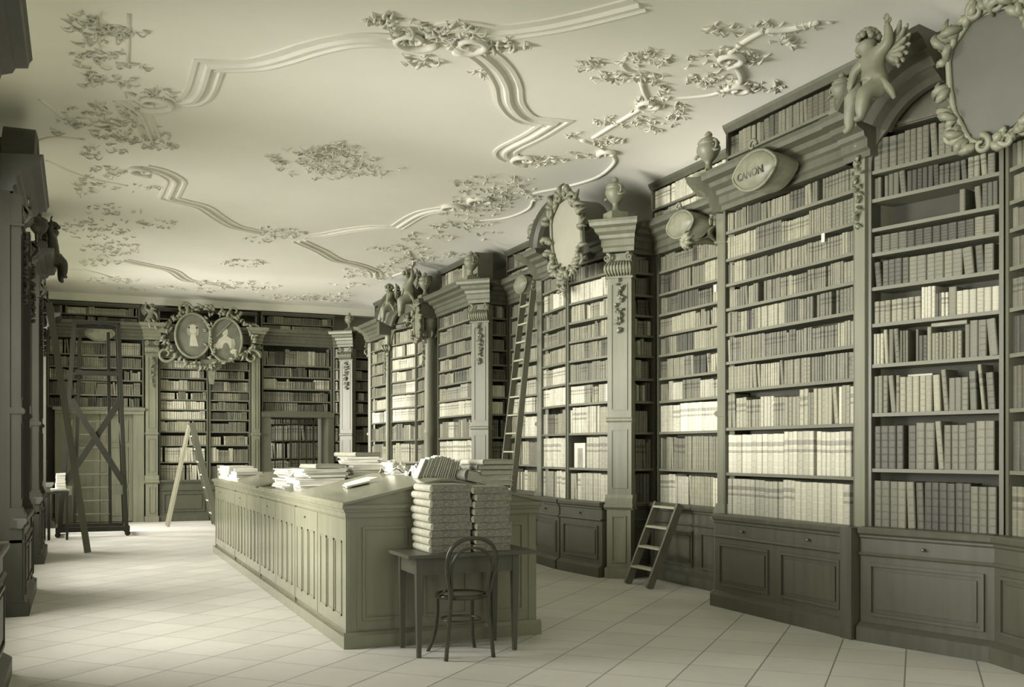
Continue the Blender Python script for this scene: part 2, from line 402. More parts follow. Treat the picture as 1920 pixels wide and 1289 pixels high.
def bay(base, label, P0, P1, zs=STD, head=4.10, styles=None, depth=0.30, base_h=0.93, panels=2, knobs=0, left=True, right=True,
        cornice=True, stepout=0.11, seed=1, plinth=True, gaps=None, c0=0.0, c1=0.0, rail=None, wmat='wood', left_w=UP, right_w=UP, lean=0.04, nobooks=(), arch=False, book_depth=0.22, rows_from=0):
    L, rot, M = frame(P0, P1)
    root = empty('bookcase', (P0[0], P0[1], 0), rot, label, 'bookcase')
    W = MAT[wmat]
    if left: MB().box(0, left_w, -0.005, depth, base_h if plinth else zs[0] - .03, head).build('side_panel', W, root)
    if right: MB().box(L - right_w, L, -0.005, depth, base_h if plinth else zs[0] - .03, head).build('side_panel', W, root)
    x0, x1 = (left_w if left else 0.0), (L - right_w if right else L)
    MB().box(x0, x1, depth - 0.02, depth, (base_h if plinth else zs[0]), head).build('back_panel', MAT['back'], root)
    for i, z in enumerate(zs):
        if i == 0 and plinth: continue
        MB().box(x0, x1, 0.004, depth - 0.02, z - 0.03, z).build('shelf', MAT['shelf'], root)
    if not cornice: MB().box(x0, x1, 0.0, depth, head - 0.03, head).build('top_board', W, root)
    if plinth:
        zb = zs[0]; so = stepout; m = MB()
        m.box(0, L, -so, depth, 0.12, zb - 0.02)
        m.box(-0.0, L, -so - 0.06, depth, 0, 0.12); m.prism([(-so, 0.12), (-so - 0.06, 0.12), (-so, 0.16)], 0, L)
        bs = m.build('base_cabinet', MAT['wood_base'], root)
        m = MB(); m.prism([(depth, zb - 0.10), (-so, zb - 0.10), (-so - 0.015, zb - 0.085), (-so - 0.015, zb - 0.07), (-so - 0.04, zb - 0.05), (-so - 0.045, zb - 0.015), (-so - 0.035, zb), (depth, zb)], 0, L, 0, c0, c1)
        m.build('ledge', MAT['wood_base'], root)
        m = MB(); m.prism([(0, zb - 0.24), (-so - 0.02, zb - 0.24), (-so - 0.03, zb - 0.23), (-so - 0.012, zb - 0.21), (0, zb - 0.21)], 0, L)
        m.build('base_moulding', MAT['wood_base'], root)
        pw = L / panels
        for k in range(panels):
            m = MB(); a, b = k * pw + 0.09, (k + 1) * pw - 0.09
            mould_frame(m, a, b, 0.22, zb - 0.30, -so, 0.025, 0.02)
            m.box(a + 0.06, b - 0.06, -so - 0.012, -so, 0.28, zb - 0.36)
            m.build('panel', MAT['wood_base'], bs)
        for k in range(knobs):
            m = MB(); kx = (k + 0.5) * L / knobs
            m.tube([(kx, -so - 0.0, zb - 0.155), (kx, -so - 0.03, zb - 0.155), (kx, -so - 0.04, zb - 0.155)], [0.008, 0.016, 0.006], 10)
            m.build('knob', MAT['brass'], bs, True)
    if cornice:
        m = MB(); m.prism(CORN, 0, L, 0, c0, c1); m.build('cornice', MAT['wood'], root)
    if arch:
        m = MB(); n = 12; top = head; r = 0.32
        for sx, xx in ((1, x0), (-1, x1)):
            if arch == 'left' and sx < 0: continue
            if arch == 'right' and sx > 0: continue
            pts = [(xx, top), (xx, top - r)] + [(xx + sx * (r - r * math.cos(a * PI / 2 / n)), top - r + r * math.sin(a * PI / 2 / n)) for a in range(1, n)] + [(xx + sx * r, top)]
            if sx < 0: pts = pts[::-1]
            m.poly(pts, -0.003, 0.03)
        m.build('arched_spandrel', MAT['wood'], root)
    nrow = len(zs)
    for i, z in enumerate(zs):
        if i in nobooks or i < rows_from: continue
        top = zs[i + 1] - 0.03 if i + 1 < nrow else head - (0.0 if cornice else .03)
        st = (styles[i] if styles else 'calf') if (styles and i < len(styles)) else 'calf'
        g = gaps.get(i) if gaps else None
        fill_row(base, M, x0, x1, z, top - z, st, book_depth, (base, i), g, lean, seed * 100 + i)
    return root
def attic(base, label, P0, P1, z0=4.46, z1=4.98, styles=('vellum2', 'vellum2'), depth=0.28, seed=1, left=True, right=True):
    L, rot, M = frame(P0, P1); root = empty('attic_bookcase', (P0[0], P0[1], z0), rot, label, 'bookcase')
    h = z1 - z0; mid = h * 0.47
    if left: MB().box(0, UP, 0, depth, 0, h).build('side_panel', MAT['wood'], root)
    if right: MB().box(L - UP, L, 0, depth, 0, h).build('side_panel', MAT['wood'], root)
    x0, x1 = (UP if left else 0), (L - UP if right else L)
    MB().box(x0, x1, depth - .02, depth, 0, h).build('back_panel', MAT['back'], root)
    MB().box(x0, x1, 0.0, depth - .02, mid - 0.028, mid).build('shelf', MAT['shelf'], root)
    MB().box(x0, x1, 0.0, depth - .02, 0, 0.02).build('shelf', MAT['shelf'], root)
    m = MB(); m.prism([(depth, h - 0.0), (depth, h + 0.05), (-0.05, h + 0.05), (-0.04, h + 0.02), (-0.005, h - 0.03), (0.02, h - 0.03), (0.02, h)], 0, L); m.build('top_moulding', MAT['wood'], root)
    fill_row(base, M, x0, x1, z0 + 0.02, mid - 0.05, styles[0], 0.2, (base, 0), None, 0.01, seed * 77)
    fill_row(base, M, x0, x1, z0 + mid, h - mid - 0.02, styles[1], 0.2, (base, 1), None, 0.01, seed * 77 + 1)
    return root
def garland(m, x, z0, z1, y, r=0.05, n=22, seed=3):
    q = random.Random(seed)
    for i in range(n):
        t = i / n; z = z0 + (z1 - z0) * t; w = r * (1.1 - 0.6 * t)
        leafy(m, (x + q.uniform(-w, w) * 0.5, y, z), q.uniform(0.06, 0.1), 0.016, q.uniform(0, 6.28), curl=q.uniform(-2, 2))
def capital(m, x0, x1, z0, z1, y):
    w = x1 - x0; xc = (x0 + x1) / 2
    for k in range(9):
        t = (k + 0.5) / 9; leafy(m, (x0 + w * t, y, z0 + 0.02), (z1 - z0) * 0.75, 0.022, PI / 2 + (t - 0.5) * -0.9, curl=(0.5 - t) * -2.0, up=0.3)
    for sx in (-1, 1): scroll(m, (xc + sx * w * 0.46, y - 0.03, z1 - 0.06), 0.055, 0.016, PI / 2, 1.2, sx)
def pilaster(label, P0, P1, thick=0.06, drop=True, top=4.46, pedestal_h=0.93, mat='wood_mid', mid=1.99, seed=5, ent=True, back=0.12, ent_back=0.12):
    """flat pilaster between P0 and P1 (plan); base pedestal, banded shaft, carved capital, entablature block"""
    L, rot, M = frame(P0, P1); root = empty('pilaster', (P0[0], P0[1], 0), rot, label, 'pilaster'); W = MAT[mat]
    m = MB(); m.box(-0.02, L + 0.02, -thick - 0.07, back, 0, 0.13); m.box(0, L, -thick - 0.03, back, 0.13, pedestal_h - 0.06)
    m.prism([(back, pedestal_h - 0.07), (-thick - 0.035, pedestal_h - 0.07), (-thick - 0.05, pedestal_h - 0.05), (-thick - 0.07, pedestal_h - 0.04), (-thick - 0.07, pedestal_h - 0.02), (-thick - 0.05, pedestal_h), (back, pedestal_h)], -0.03, L + 0.03)
    ped = m.build('pedestal', MAT['wood_mid'], root)
    m = MB(); mould_frame(m, 0.06, L - 0.06, 0.2, pedestal_h - 0.14, -thick - 0.03, 0.02, 0.014); m.build('panel', MAT['wood_mid'], ped)
    m = MB(); m.prism([(back, pedestal_h), (-thick - 0.04, pedestal_h), (-thick - 0.04, pedestal_h + 0.05), (-thick - 0.02, pedestal_h + 0.08), (-thick - 0.01, pedestal_h + 0.12), (back, pedestal_h + 0.12)], -0.02, L + 0.02); m.build('shaft_base', W, root)
    m = MB(); m.box(0, L, -thick, back, pedestal_h + 0.12, 3.78)
    mould_frame(m, 0.05, L - 0.05, pedestal_h + 0.2, mid - 0.12, -thick, 0.012, 0.01); mould_frame(m, 0.05, L - 0.05, mid + 0.12, 3.70, -thick, 0.012, 0.01)
    m.build('shaft', W, root)
    MB().prism([(back, mid - 0.03), (-thick - 0.012, mid - 0.03), (-thick - 0.03, mid - 0.01), (-thick - 0.03, mid + 0.012), (-thick - 0.012, mid + 0.03), (back, mid + 0.03)], -0.012, L + 0.012).build('shaft_band', W, root)
    m = MB(); m.box(-0.01, L + 0.01, -thick - 0.01, back, 3.78, 4.08); m.box(-0.025, L + 0.025, -thick - 0.03, back, 3.77, 3.79); capital(m, 0.0, L, 3.78, 4.08, -thick - 0.02)
    m.build('capital', MAT['carved'], root)
    if drop:
        m = MB(); garland(m, L / 2, 3.72, 3.05, -thick - 0.015, 0.06, 26, seed); m.build('carved_garland', MAT['carved'], root)
    if ent:
        pr = [(y - thick - 0.02 if y < 0.1 else ent_back, z) for y, z in CORN]
        MB().prism(pr, 0, L, 0, 0.42, 0.42).build('entablature', MAT['wood_mid'], root)
    return root
def urn_thing(loc, label, s=1.0, rot=0, group=None):
    root = empty('carved_urn', loc, rot, label, 'urn', group)
    m = MB(); m.box(-0.13 * s, 0.13 * s, -0.13 * s, 0.13 * s, 0, 0.10 * s); m.build('plinth_block', MAT['wood_mid'], root)
    m = MB(); m.lathe([(r * s, z * s) for r, z in [(0.085, 0.10), (0.085, 0.12), (0.05, 0.14), (0.038, 0.20), (0.05, 0.235), (0.07, 0.25), (0.12, 0.31), (0.15, 0.38), (0.145, 0.42), (0.125, 0.44), (0.14, 0.455), (0.14, 0.47), (0.01, 0.47)]], 20); m.build('bowl', MAT['carved'], root, True)
    m = MB(); m.lathe([(r * s, z * s) for r, z in [(0.135, 0.47), (0.11, 0.51), (0.06, 0.535), (0.035, 0.55), (0.05, 0.57), (0.035, 0.60), (0.004, 0.62)]], 16); m.build('lid', MAT['carved'], root, True)
    for sx in (-1, 1):
        m = MB(); scroll(m, (sx * 0.15 * s, 0, 0.40 * s), 0.07 * s, 0.018 * s, PI / 2, 1.1, -sx); leafy(m, (sx * 0.16 * s, 0, 0.36 * s), 0.14 * s, 0.02 * s, PI / 2 + sx * -2.4, curl=sx)
        m.build('handle', MAT['carved'], root, True)
    return root
def skin_body(name, joints, edges, rad, parent, mat, sub=2, loc=(0, 0, 0)):
    me = bpy.data.meshes.new(name); me.from_pydata(joints, edges, []); me.materials.append(mat)
    o = bpy.data.objects.new(name, me); COL.objects.link(o); o.parent = parent; o.location = loc
    md = o.modifiers.new('skin', 'SKIN'); md.use_smooth_shade = True
    for i, sv in enumerate(me.skin_vertices[0].data):
        r = rad[i]; sv.radius = (r, r); sv.use_root = (i == 0)
    sb = o.modifiers.new('sub', 'SUBSURF'); sb.levels = sub; sb.render_levels = sub
    return o
def cherub(loc, rot, label, s=1.0, pose='raise', flip=1, wings=True):
    """chubby winged child; local: looks towards -x*flip, front -y; seat at origin"""
    root = empty('cherub_statue', loc, rot, label, 'statue'); f = flip
    J = [(0.0, 0.0, 0.02), (0.0, 0, 0.12), (-0.015 * f, 0, 0.21), (-0.03 * f, 0, 0.28), (-0.045 * f, -0.005, 0.315), (-0.07 * f, -0.01, 0.355), (-0.085 * f, -0.012, 0.40)]
    R = [0.075, 0.078, 0.072, 0.058, 0.032, 0.055, 0.058]
    E = [(0, 1), (1, 2), (2, 3), (3, 4), (4, 5), (5, 6)]
    def limb(start, pts, rr):
        p = start
        for q, r in zip(pts, rr):
            J.append((q[0] * f, q[1], q[2])); R.append(r); E.append((p, len(J) - 1)); p = len(J) - 1
        return p
    # near arm, far arm
    if pose == 'raise':
        a1 = limb(3, [(0.045, 0.0, 0.285), (0.13, 0.01, 0.33), (0.135, 0.01, 0.42), (0.125, 0.005, 0.455)], [0.042, 0.034, 0.027, 0.018])
        hand1 = (0.125, 0.005, 0.455); hd1 = 1
        a2 = limb(3, [(-0.08, -0.03, 0.255), (-0.16, -0.05, 0.19), (-0.185, -0.06, 0.11), (-0.19, -0.065, 0.08)], [0.040, 0.033, 0.026, 0.018])
        hand2 = (-0.19, -0.065, 0.08); hd2 = -1
    else:
        a1 = limb(3, [(0.05, 0.0, 0.27), (0.12, -0.03, 0.20), (0.15, -0.08, 0.14), (0.155, -0.1, 0.13)], [0.042, 0.034, 0.027, 0.018])
        hand1 = (0.155, -0.1, 0.13); hd1 = -1
        a2 = limb(3, [(-0.09, 0.0, 0.28), (-0.17, 0.0, 0.31), (-0.2, 0.0, 0.40), (-0.2, 0.0, 0.435)], [0.040, 0.033, 0.026, 0.018])
        hand2 = (-0.2, 0.0, 0.435); hd2 = 1
    limb(0, [(-0.05, -0.05, 0.0), (-0.10, -0.13, -0.07), (-0.15, -0.11, -0.22), (-0.155, -0.11, -0.26), (-0.19, -0.14, -0.275)], [0.062, 0.055, 0.036, 0.026, 0.02])
    limb(0, [(0.06, -0.04, 0.0), (0.05, -0.15, -0.04), (0.02, -0.15, -0.19), (0.015, -0.15, -0.225), (-0.02, -0.19, -0.235)], [0.062, 0.055, 0.036, 0.026, 0.02])
    # fingers: short separate chains from each hand
    for hi, (h, d) in ((a1, (hand1, hd1)), (a2, (hand2, hd2))):
        for k in range(5):
            a = (-0.7, -0.3, 0.0, 0.3, 1.1)[k]; ln = (0.026, 0.034, 0.036, 0.033, 0.024)[k]
            q = (h[0] if False else d[0] if False else 0)
            px, py, pz = (hand1 if hi == a1 else hand2)
            J.append(((px + math.sin(a) * ln) * f, py - 0.01, pz + (hd1 if hi == a1 else hd2) * math.cos(a) * ln)); R.append(0.0065); E.append((hi, len(J) - 1))
    R = [r * (1.62 if i in (5, 6) else (1.0 if r < 0.01 else 1.25)) for i, r in enumerate(R)]
    J = [(a * s, b * s, c * s) for a, b, c in J]; R = [r * s for r in R]
    skin_body('body', J, E, R, root, MAT['carved'])
    for (px, py, pz), d in ((hand1, hd1), (hand2, hd2)):
        m = MB(); px, py, pz = px * f * s, py * s, pz * s
        m.ball((px, py, pz + d * 0.012 * s), 0.024 * s, 10, 7, 0, (1, 0.6, 1.25))
        for a, ln in ((-0.5, 0.038), (-0.18, 0.048), (0.1, 0.05), (0.38, 0.042), (1.25, 0.036)):
            b0 = (px + math.sin(a) * 0.018 * s, py, pz + d * (0.012 + math.cos(a) * 0.022) * s)
            b1 = (b0[0] + math.sin(a) * ln * 0.6 * s, py - 0.004 * s, b0[2] + d * math.cos(a) * ln * 0.6 * s)
            b2 = (b1[0] + math.sin(a * 0.6) * ln * 0.5 * s, py - 0.016 * s, b1[2] + d * math.cos(a * 0.6) * ln * 0.45 * s)
            m.tube([b0, b1, b2], [0.0095 * s, 0.0085 * s, 0.006 * s], 7)
        m.build('hand', MAT['carved'], root, True)
    # face
    m = MB(); hx, hy, hz = -0.085 * f * s, -0.012 * s, 0.395 * s; fx = -0.055 * f * s
    m.ball((hx + fx * 1.62, hy, hz - 0.022 * s), 0.02 * s)                       # nose
    m.ball((hx + fx * 1.25, hy, hz - 0.068 * s), 0.03 * s, sc=(0.9, 1, 0.6))        # chin / lips
    m.build('face', MAT['carved'], root, True)
    m = MB()
    for k in range(60):
        q = random.Random(k + 3); a = q.uniform(0, 2 * PI); b = q.uniform(0.1, 1.35)
        c = (hx + 0.035 * f * s + math.cos(a) * math.sin(b) * 0.075 * s, hy + math.sin(a) * math.sin(b) * 0.085 * s, hz + 0.0 * s + math.cos(b) * 0.086 * s)
        m.ball(c, 0.026 * s, 7, 5)
    m.build('curly_hair', MAT['carved'], root, True)
    m = MB(); pts = [(-0.11 * f * s, -0.03 * s, 0.02 * s), (0.0, -0.085 * s, 0.055 * s), (0.10 * f * s, -0.02 * s, 0.05 * s), (0.14 * f * s, 0.02 * s, -0.03 * s), (0.17 * f * s, 0.03 * s, -0.10 * s)]
    m.tube(pts, [0.02 * s, 0.032 * s, 0.035 * s, 0.03 * s, 0.015 * s], 8); m.build('drapery', MAT['carved'], root, True)
    if wings:
        for sy in (0.0, 1.0):
            m = MB()
            for k in range(6):
                leafy(m, (0.05 * f * s, 0.05 * s + sy * 0.03 * s, 0.25 * s), (0.33 - 0.028 * k) * s, 0.04 * s, (1.25 - 0.3 * k - sy * 0.2) if f > 0 else (PI - 1.25 + 0.3 * k + sy * 0.2), (0, 1, 0), curl=-0.6 * f, up=0.15)
            m.build('wing', MAT['carved'], root, True)
    return root
def cartouche(loc, rot, label, w, h, panel='mirror', seed=1, name='carved_cartouche', nleaf=46, tilt=0):
    """shield-shaped panel in a rocaille frame, centred at loc, facing local -y"""
    root = empty(name, loc, rot, label, 'cartouche')
    root.rotation_euler = (tilt, 0, rot)
    out = []
    for i in range(28):
        a = 2 * PI * i / 28; k = 1 + 0.07 * math.cos(4 * a + 0.6); out.append((w * 0.5 * k * math.copysign(abs(math.cos(a)) ** 0.55, math.cos(a)), h * 0.5 * k * math.copysign(abs(math.sin(a)) ** 0.6, math.sin(a))))
    MB().poly([(x * 0.92, z * 0.92) for x, z in out][::-1], -0.03, 0.03).build('field', MAT[panel], root)
    m = MB(); q = random.Random(seed); P = [Vector((x, -0.035, z)) for x, z in out] + [Vector((out[0][0], -0.035, out[0][1]))]
    m.tube(P, 0.024, 7)
    for i in range(nleaf):
        t = i / nleaf * 28; a = P[int(t) % 28]; ang = math.atan2(a.z, a.x)
        leafy(m, (a.x, -0.04, a.z), q.uniform(0.12, 0.24) * (h ** 0.5), 0.036 * h ** 0.5, ang + q.uniform(-1.4, 1.4), curl=q.uniform(-2.6, 2.6), up=q.uniform(0.1, 0.5))
    for (x, z, sg) in ((-0.5, -0.42, 1), (0.5, -0.42, -1), (-0.5, 0.36, -1), (0.5, 0.36, 1), (-0.12, 0.54, 1), (0.12, 0.54, -1), (-.15, -.55, -1), (.15, -.55, 1)):
        scroll(m, (x * w, -0.05, z * h), 0.075 * h ** 0.5, 0.024, PI / 2, 1.1, sg)
    m.build('rocaille_frame', MAT['carved'], root, True)
    return root
# ================================================================== ROOM SHELL
def struct(o, kind='structure'):
    o['kind'] = kind; return o
MBf = MB(); MBf.box(-2.1, 7.6, YF, 26.6, -0.12, 0.0); struct(MBf.build('floor', FLOORM))
def build_ceiling():
    xs = [-1.35 + 8.7 * i / 60 for i in range(61)]; ys = [YF + (YB + 0.45 - YF) * i / 110 for i in range(111)]
    v = []; f = []
    for y in ys:
        for x in xs: v.append((x, y, ceil_z(x, y)))
    n = len(xs)
    for j in range(len(ys) - 1):
        for i in range(n - 1): f.append((j * n + i, (j + 1) * n + i, (j + 1) * n + i + 1, j * n + i + 1))
    m = MB(); m.v = v; m.f = f; m.mi = [0] * len(f)
    m.box(-1.4, 7.5, YF, 25.5, 5.32, 5.42)
    return struct(m.build('ceiling', MAT['plaster'], None, True))
build_ceiling()
WIN = [(2.6, 5.1), (8.45, 10.6), (13.2, 15.5), (17.75, 20.6), (21.2, 22.9)]
m = MB(); ys = [YF] + [q for w in WIN for q in w] + [25.5]
for i in range(0, len(ys), 2): m.box(-2.0, -1.0, ys[i], ys[i + 1], 0, 5.35)
for a, b in WIN: m.box(-2.0, -1.0, a, b, 0, 0.95); m.box(-2.0, -1.0, a, b, 4.35, 5.35)
struct(m.build('wall_left', MAT['wall']))
struct(MB().box(7.15, 7.5, YF, 25.5, 0, 5.35).build('wall_right', MAT['wall']))
DX0, DX1, DZ = 4.2, 5.56, 2.43
m = MB(); m.box(-1.45, DX0, YB, YB + 0.4, 0, 5.35); m.box(DX1, 7.5, YB, YB + 0.4, 0, 5.35); m.box(DX0, DX1, YB, YB + 0.4, DZ, 5.35)
m.box(3.7, 6.0, 26.1, 26.3, 0, 3); m.box(3.7, 3.8, YB + .4, 26.1, 0, 3); m.box(5.9, 6.0, YB + .4, 26.1, 0, 3); m.box(3.7, 6, YB + .4, 26.3, 3, 3.1)
struct(m.build('wall_back', MAT['wall']))
for i, (a, b) in enumerate(WIN):
    m = MB(); x0, x1 = -1.76, -1.70
    m.box(x0, x1, a, a + 0.07, 0.95, 4.35); m.box(x0, x1, b - 0.07, b, 0.95, 4.35); m.box(x0, x1, a, b, 0.95, 1.02); m.box(x0, x1, a, b, 4.28, 4.35)
    m.box(x0, x1, (a + b) / 2 - 0.04, (a + b) / 2 + 0.04, 1.02, 4.28)
    for z in (1.95, 2.75, 3.55): m.box(x0, x1, a + .07, b - .07, z - 0.02, z + 0.02)
    struct(m.build('window_%d' % (i + 1), MAT['wood_mid']))

# ================================================================== RIGHT WALL
def px(l, *a): return l
bay('B', 'tall oak bookcase bay with pale folios on two lowest shelves, beside nearest bay', (6.2, 8.85), (6.2, 6.87),
    styles=['vellum', 'vellum', 'lightmix', 'ribbed', 'calf', 'ribbed', 'calf', 'calf', 'calf', 'calf'], panels=2, knobs=2, seed=11,
    gaps={6: (0.52, 0.64), 3: (0.0, 0.0)}, c0=0.0, c1=0.0, right_w=0.05)
A_Z = [0.96, 1.45, 1.92, 2.335, 2.68, 2.99, 3.28, 3.49, 3.74, 3.98]
bay('A', 'nearest oak bookcase bay at the right edge with dark ribbed folios', (6.2, 6.75), (6.49, 5.62), zs=A_Z, head=4.34,
    styles=['darkcalf', 'darkcalf', 'mixed', 'mixed', 'mixed', 'darkcalf', 'darkcalf', 'dim', 'dim', 'darkcalf'], panels=1, knobs=1, cornice=False, seed=12, arch='left', lean=0.12, gaps={7: (-0.1, 0.80)})
bay('A2', 'oak bookcase bay beyond the right edge upright of the niche', (6.49, 5.60), (6.2, 4.40), zs=A_Z, head=4.34, styles=['darkcalf'] * 10, panels=1, cornice=False, seed=13, arch='right')
bay('C', 'recessed oak bookcase bay behind the small step ladder', (6.8, 11.15), (6.8, 9.0), styles=['vellum2', 'ribbed', 'vellum', 'lightmix', 'calf', 'ribbed', 'calf', 'calf', 'ribbed', 'calf'], panels=2, seed=14)
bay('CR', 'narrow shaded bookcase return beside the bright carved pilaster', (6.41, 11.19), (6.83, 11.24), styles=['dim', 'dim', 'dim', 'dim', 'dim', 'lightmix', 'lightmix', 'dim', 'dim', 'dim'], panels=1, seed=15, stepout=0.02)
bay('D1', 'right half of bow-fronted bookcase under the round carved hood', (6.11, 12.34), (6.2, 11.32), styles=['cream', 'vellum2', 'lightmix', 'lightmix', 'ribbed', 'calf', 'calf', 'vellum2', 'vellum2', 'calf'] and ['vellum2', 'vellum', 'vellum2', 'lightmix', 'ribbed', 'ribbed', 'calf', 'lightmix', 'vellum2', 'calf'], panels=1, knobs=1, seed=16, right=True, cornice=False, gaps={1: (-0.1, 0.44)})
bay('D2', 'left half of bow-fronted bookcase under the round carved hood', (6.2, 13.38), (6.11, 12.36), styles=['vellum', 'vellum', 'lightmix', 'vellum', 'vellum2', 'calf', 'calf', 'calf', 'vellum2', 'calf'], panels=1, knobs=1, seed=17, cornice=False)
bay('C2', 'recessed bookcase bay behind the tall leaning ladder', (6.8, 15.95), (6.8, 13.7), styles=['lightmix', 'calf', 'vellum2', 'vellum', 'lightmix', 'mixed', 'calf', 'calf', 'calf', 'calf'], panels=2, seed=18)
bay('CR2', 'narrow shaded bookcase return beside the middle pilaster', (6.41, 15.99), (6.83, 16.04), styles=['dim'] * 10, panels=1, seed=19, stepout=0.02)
bay('E', 'straight bookcase bay between round column and middle pilaster', (6.2, 17.98), (6.2, 16.14), styles=['mixed', 'vellum', 'mixed', 'vellum', 'lightmix', 'calf', 'calf', 'calf', 'calf', 'calf'], panels=2, knobs=2, seed=20, gaps={2: (0, 0)})
bay('F1', 'left half of niche bookcase under the far carved pediment', (6.2, 21.08), (6.38, 19.87), styles=['lightmix', 'lightmix', 'mixed', 'vellum', 'vellum', 'vellum', 'lightmix', 'vellum2', 'vellum2', 'calf'], panels=1, seed=21, cornice=False, head=4.2, arch='left')
bay('F2', 'right half of niche bookcase under the far carved pediment', (6.38, 19.83), (6.2, 18.6), styles=['calf'] * 10, panels=1, seed=22, cornice=False, head=4.2, arch='right')
bay('G', 'straight bookcase bay left of the far carved pediment', (6.2, 22.7), (6.2, 21.2), styles=['lightmix', 'lightmix', 'mixed', 'vellum2', 'lightmix', 'calf', 'calf', 'calf', 'calf', 'calf'], panels=1, seed=23)
attic('aB', 'low attic bookcase on cornice below ceiling, nearest of the right wall', (6.3, 8.95), (6.3, 6.6), styles=('lightmix', 'darkcalf'), seed=31)
attic('aC', 'low attic bookcase of pale volumes between the two tall urns', (6.8, 11.3), (6.8, 9.05), styles=('vellum2', 'vellum'), seed=32)
attic('aC2', 'low attic bookcase above the bay with the tall leaning ladder', (6.8, 16.1), (6.8, 13.6), styles=('lightmix', 'calf'), seed=33)
attic('aE', 'low attic bookcase above the straight bay beside the round column', (6.35, 18.3), (6.35, 16.3), styles=('vellum2', 'lightmix'), seed=34)
attic('aG', 'low attic bookcase left of the far pair of cherubs', (6.35, 22.9), (6.35, 21.0), styles=('vellum2', 'calf'), seed=35)
# canted pilasters
pilaster('bright oak pilaster with carved capital and garland beside bow-fronted bookcase', (6.19, 11.32), (6.41, 11.10), seed=41)
pilaster('far-side canted pilaster of bow-fronted bookcase, behind the tall ladder', (6.41, 13.60), (6.20, 13.39), seed=42, drop=False, ent_back=0.4)
pilaster('middle pilaster with carved capital and garland beside the straight bay', (6.19, 16.12), (6.41, 15.90), seed=43)
pilaster('canted corner pilaster at far end of nearest straight bay', (6.41, 9.07), (6.20, 8.86), seed=44, drop=False, ent_back=0.4)
pilaster('canted corner pilaster past the far niche bookcase', (6.41, 22.93), (6.2, 22.72), seed=46, drop=False, ent_back=0.4)
pilaster('bright corner pilaster standing at end of the right wall', (5.86, 24.12), (6.10, 23.90), seed=45)
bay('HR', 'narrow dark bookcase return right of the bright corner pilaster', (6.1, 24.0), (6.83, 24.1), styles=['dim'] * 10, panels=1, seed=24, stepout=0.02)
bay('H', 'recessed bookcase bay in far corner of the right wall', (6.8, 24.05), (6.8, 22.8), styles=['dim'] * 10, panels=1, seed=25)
# half columns / posts
def half_column(loc, label, r=0.10, round_=True):
    root = empty('half_column', loc, -PI / 2, label, 'column')
    m = MB(); m.box(-r * 1.3, r * 1.3, -0.15, 0.15, 0, 0.93); m.box(-r * 1.4, r * 1.4, -0.17, 0.15, 0, 0.12); m.box(-r * 1.4, r * 1.4, -0.17, 0.15, 0.87, 0.95); m.build('pedestal', MAT['wood_base'], root)
    m = MB(); m.lathe([(r * 1.2, 0.95), (r * 1.2, 1.0), (r * 1.05, 1.04), (r, 1.08), (r, 1.9), (r * 1.15, 1.94), (r * 1.15, 2.0), (r, 2.04), (r * 0.9, 3.7), (r * 1.0, 3.74)], 20); m.build('shaft', MAT['wood_mid'], root, True)
    m = MB(); m.lathe([(r * 0.9, 3.72), (r * 1.1, 3.9), (r * 1.4, 4.06), (r * 1.5, 4.10)], 16)
    for k in range(8): leafy(m, (r * math.cos(k * PI / 4), r * math.sin(k * PI / 4), 3.74), 0.26, 0.025, PI / 2, (math.cos(k * PI / 4), math.sin(k * PI / 4), 0), up=0.3)
    m.build('capital', MAT['carved'], root, True)
    m = MB(); garland(m, 0, 3.70, 3.2, -r, 0.06, 16, 9); m.build('carved_garland', MAT['carved'], root)
    m = MB(); m.box(-r * 1.6, r * 1.6, -0.22, 0.15, 4.10, 4.46); m.box(-r * 1.9, r * 1.9, -0.28, 0.15, 4.38, 4.46); m.build('entablature', MAT['wood'], root)
half_column((6.14, 18.28, 0), 'round wooden half column left of the straight bay, urn above', 0.105)
half_column((6.16, 21.14, 0), 'slim half column left of far niche bookcase', 0.05)
root = empty('upright_post', (6.2, 6.87, 0), -PI / 2, 'square oak post with carved drop between the two nearest bays', 'post')
MB().box(0, 0.12, -0.035, 0.3, 0.95, 4.40).build('shaft', MAT['wood_mid'], root)
MB().box(-0.01, 0.13, -0.19, 0.3, 0, 0.95).build('pedestal', MAT['wood_base'], root)
m = MB(); garland(m, 0.055, 4.25, 3.5, -0.04, 0.05, 26, 4); m.build('carved_garland', MAT['carved'], root)
MB().prism([(y - 0.02 if y < 0.1 else y, z) for y, z in CORN], -0.12, 0.2).build('entablature', MAT['wood'], root)
# brackets on uprights
def bracket(loc, label, s=1.0):
    root = empty('carved_bracket', loc, -PI / 2, label, 'bracket')
    m = MB(); m.tube([(0, 0, 0), (-0.02, -0.10 * s, 0.0), (-0.03, -0.22 * s, -0.02), (-0.03, -0.30 * s, 0.03)], [0.03, 0.022, 0.02, 0.014], 8); m.build('arm', MAT['carved'], root, True)
    m = MB()
    for k in range(9): leafy(m, (-0.03, -0.30 * s, 0.0), 0.13 * s, 0.03, k * 0.7, curl=0.6)
    m.build('flower', MAT['carved'], root, True)
bracket((6.18, 8.98, 3.80), 'scrolled bracket with carved flower on upright of nearest straight bay')
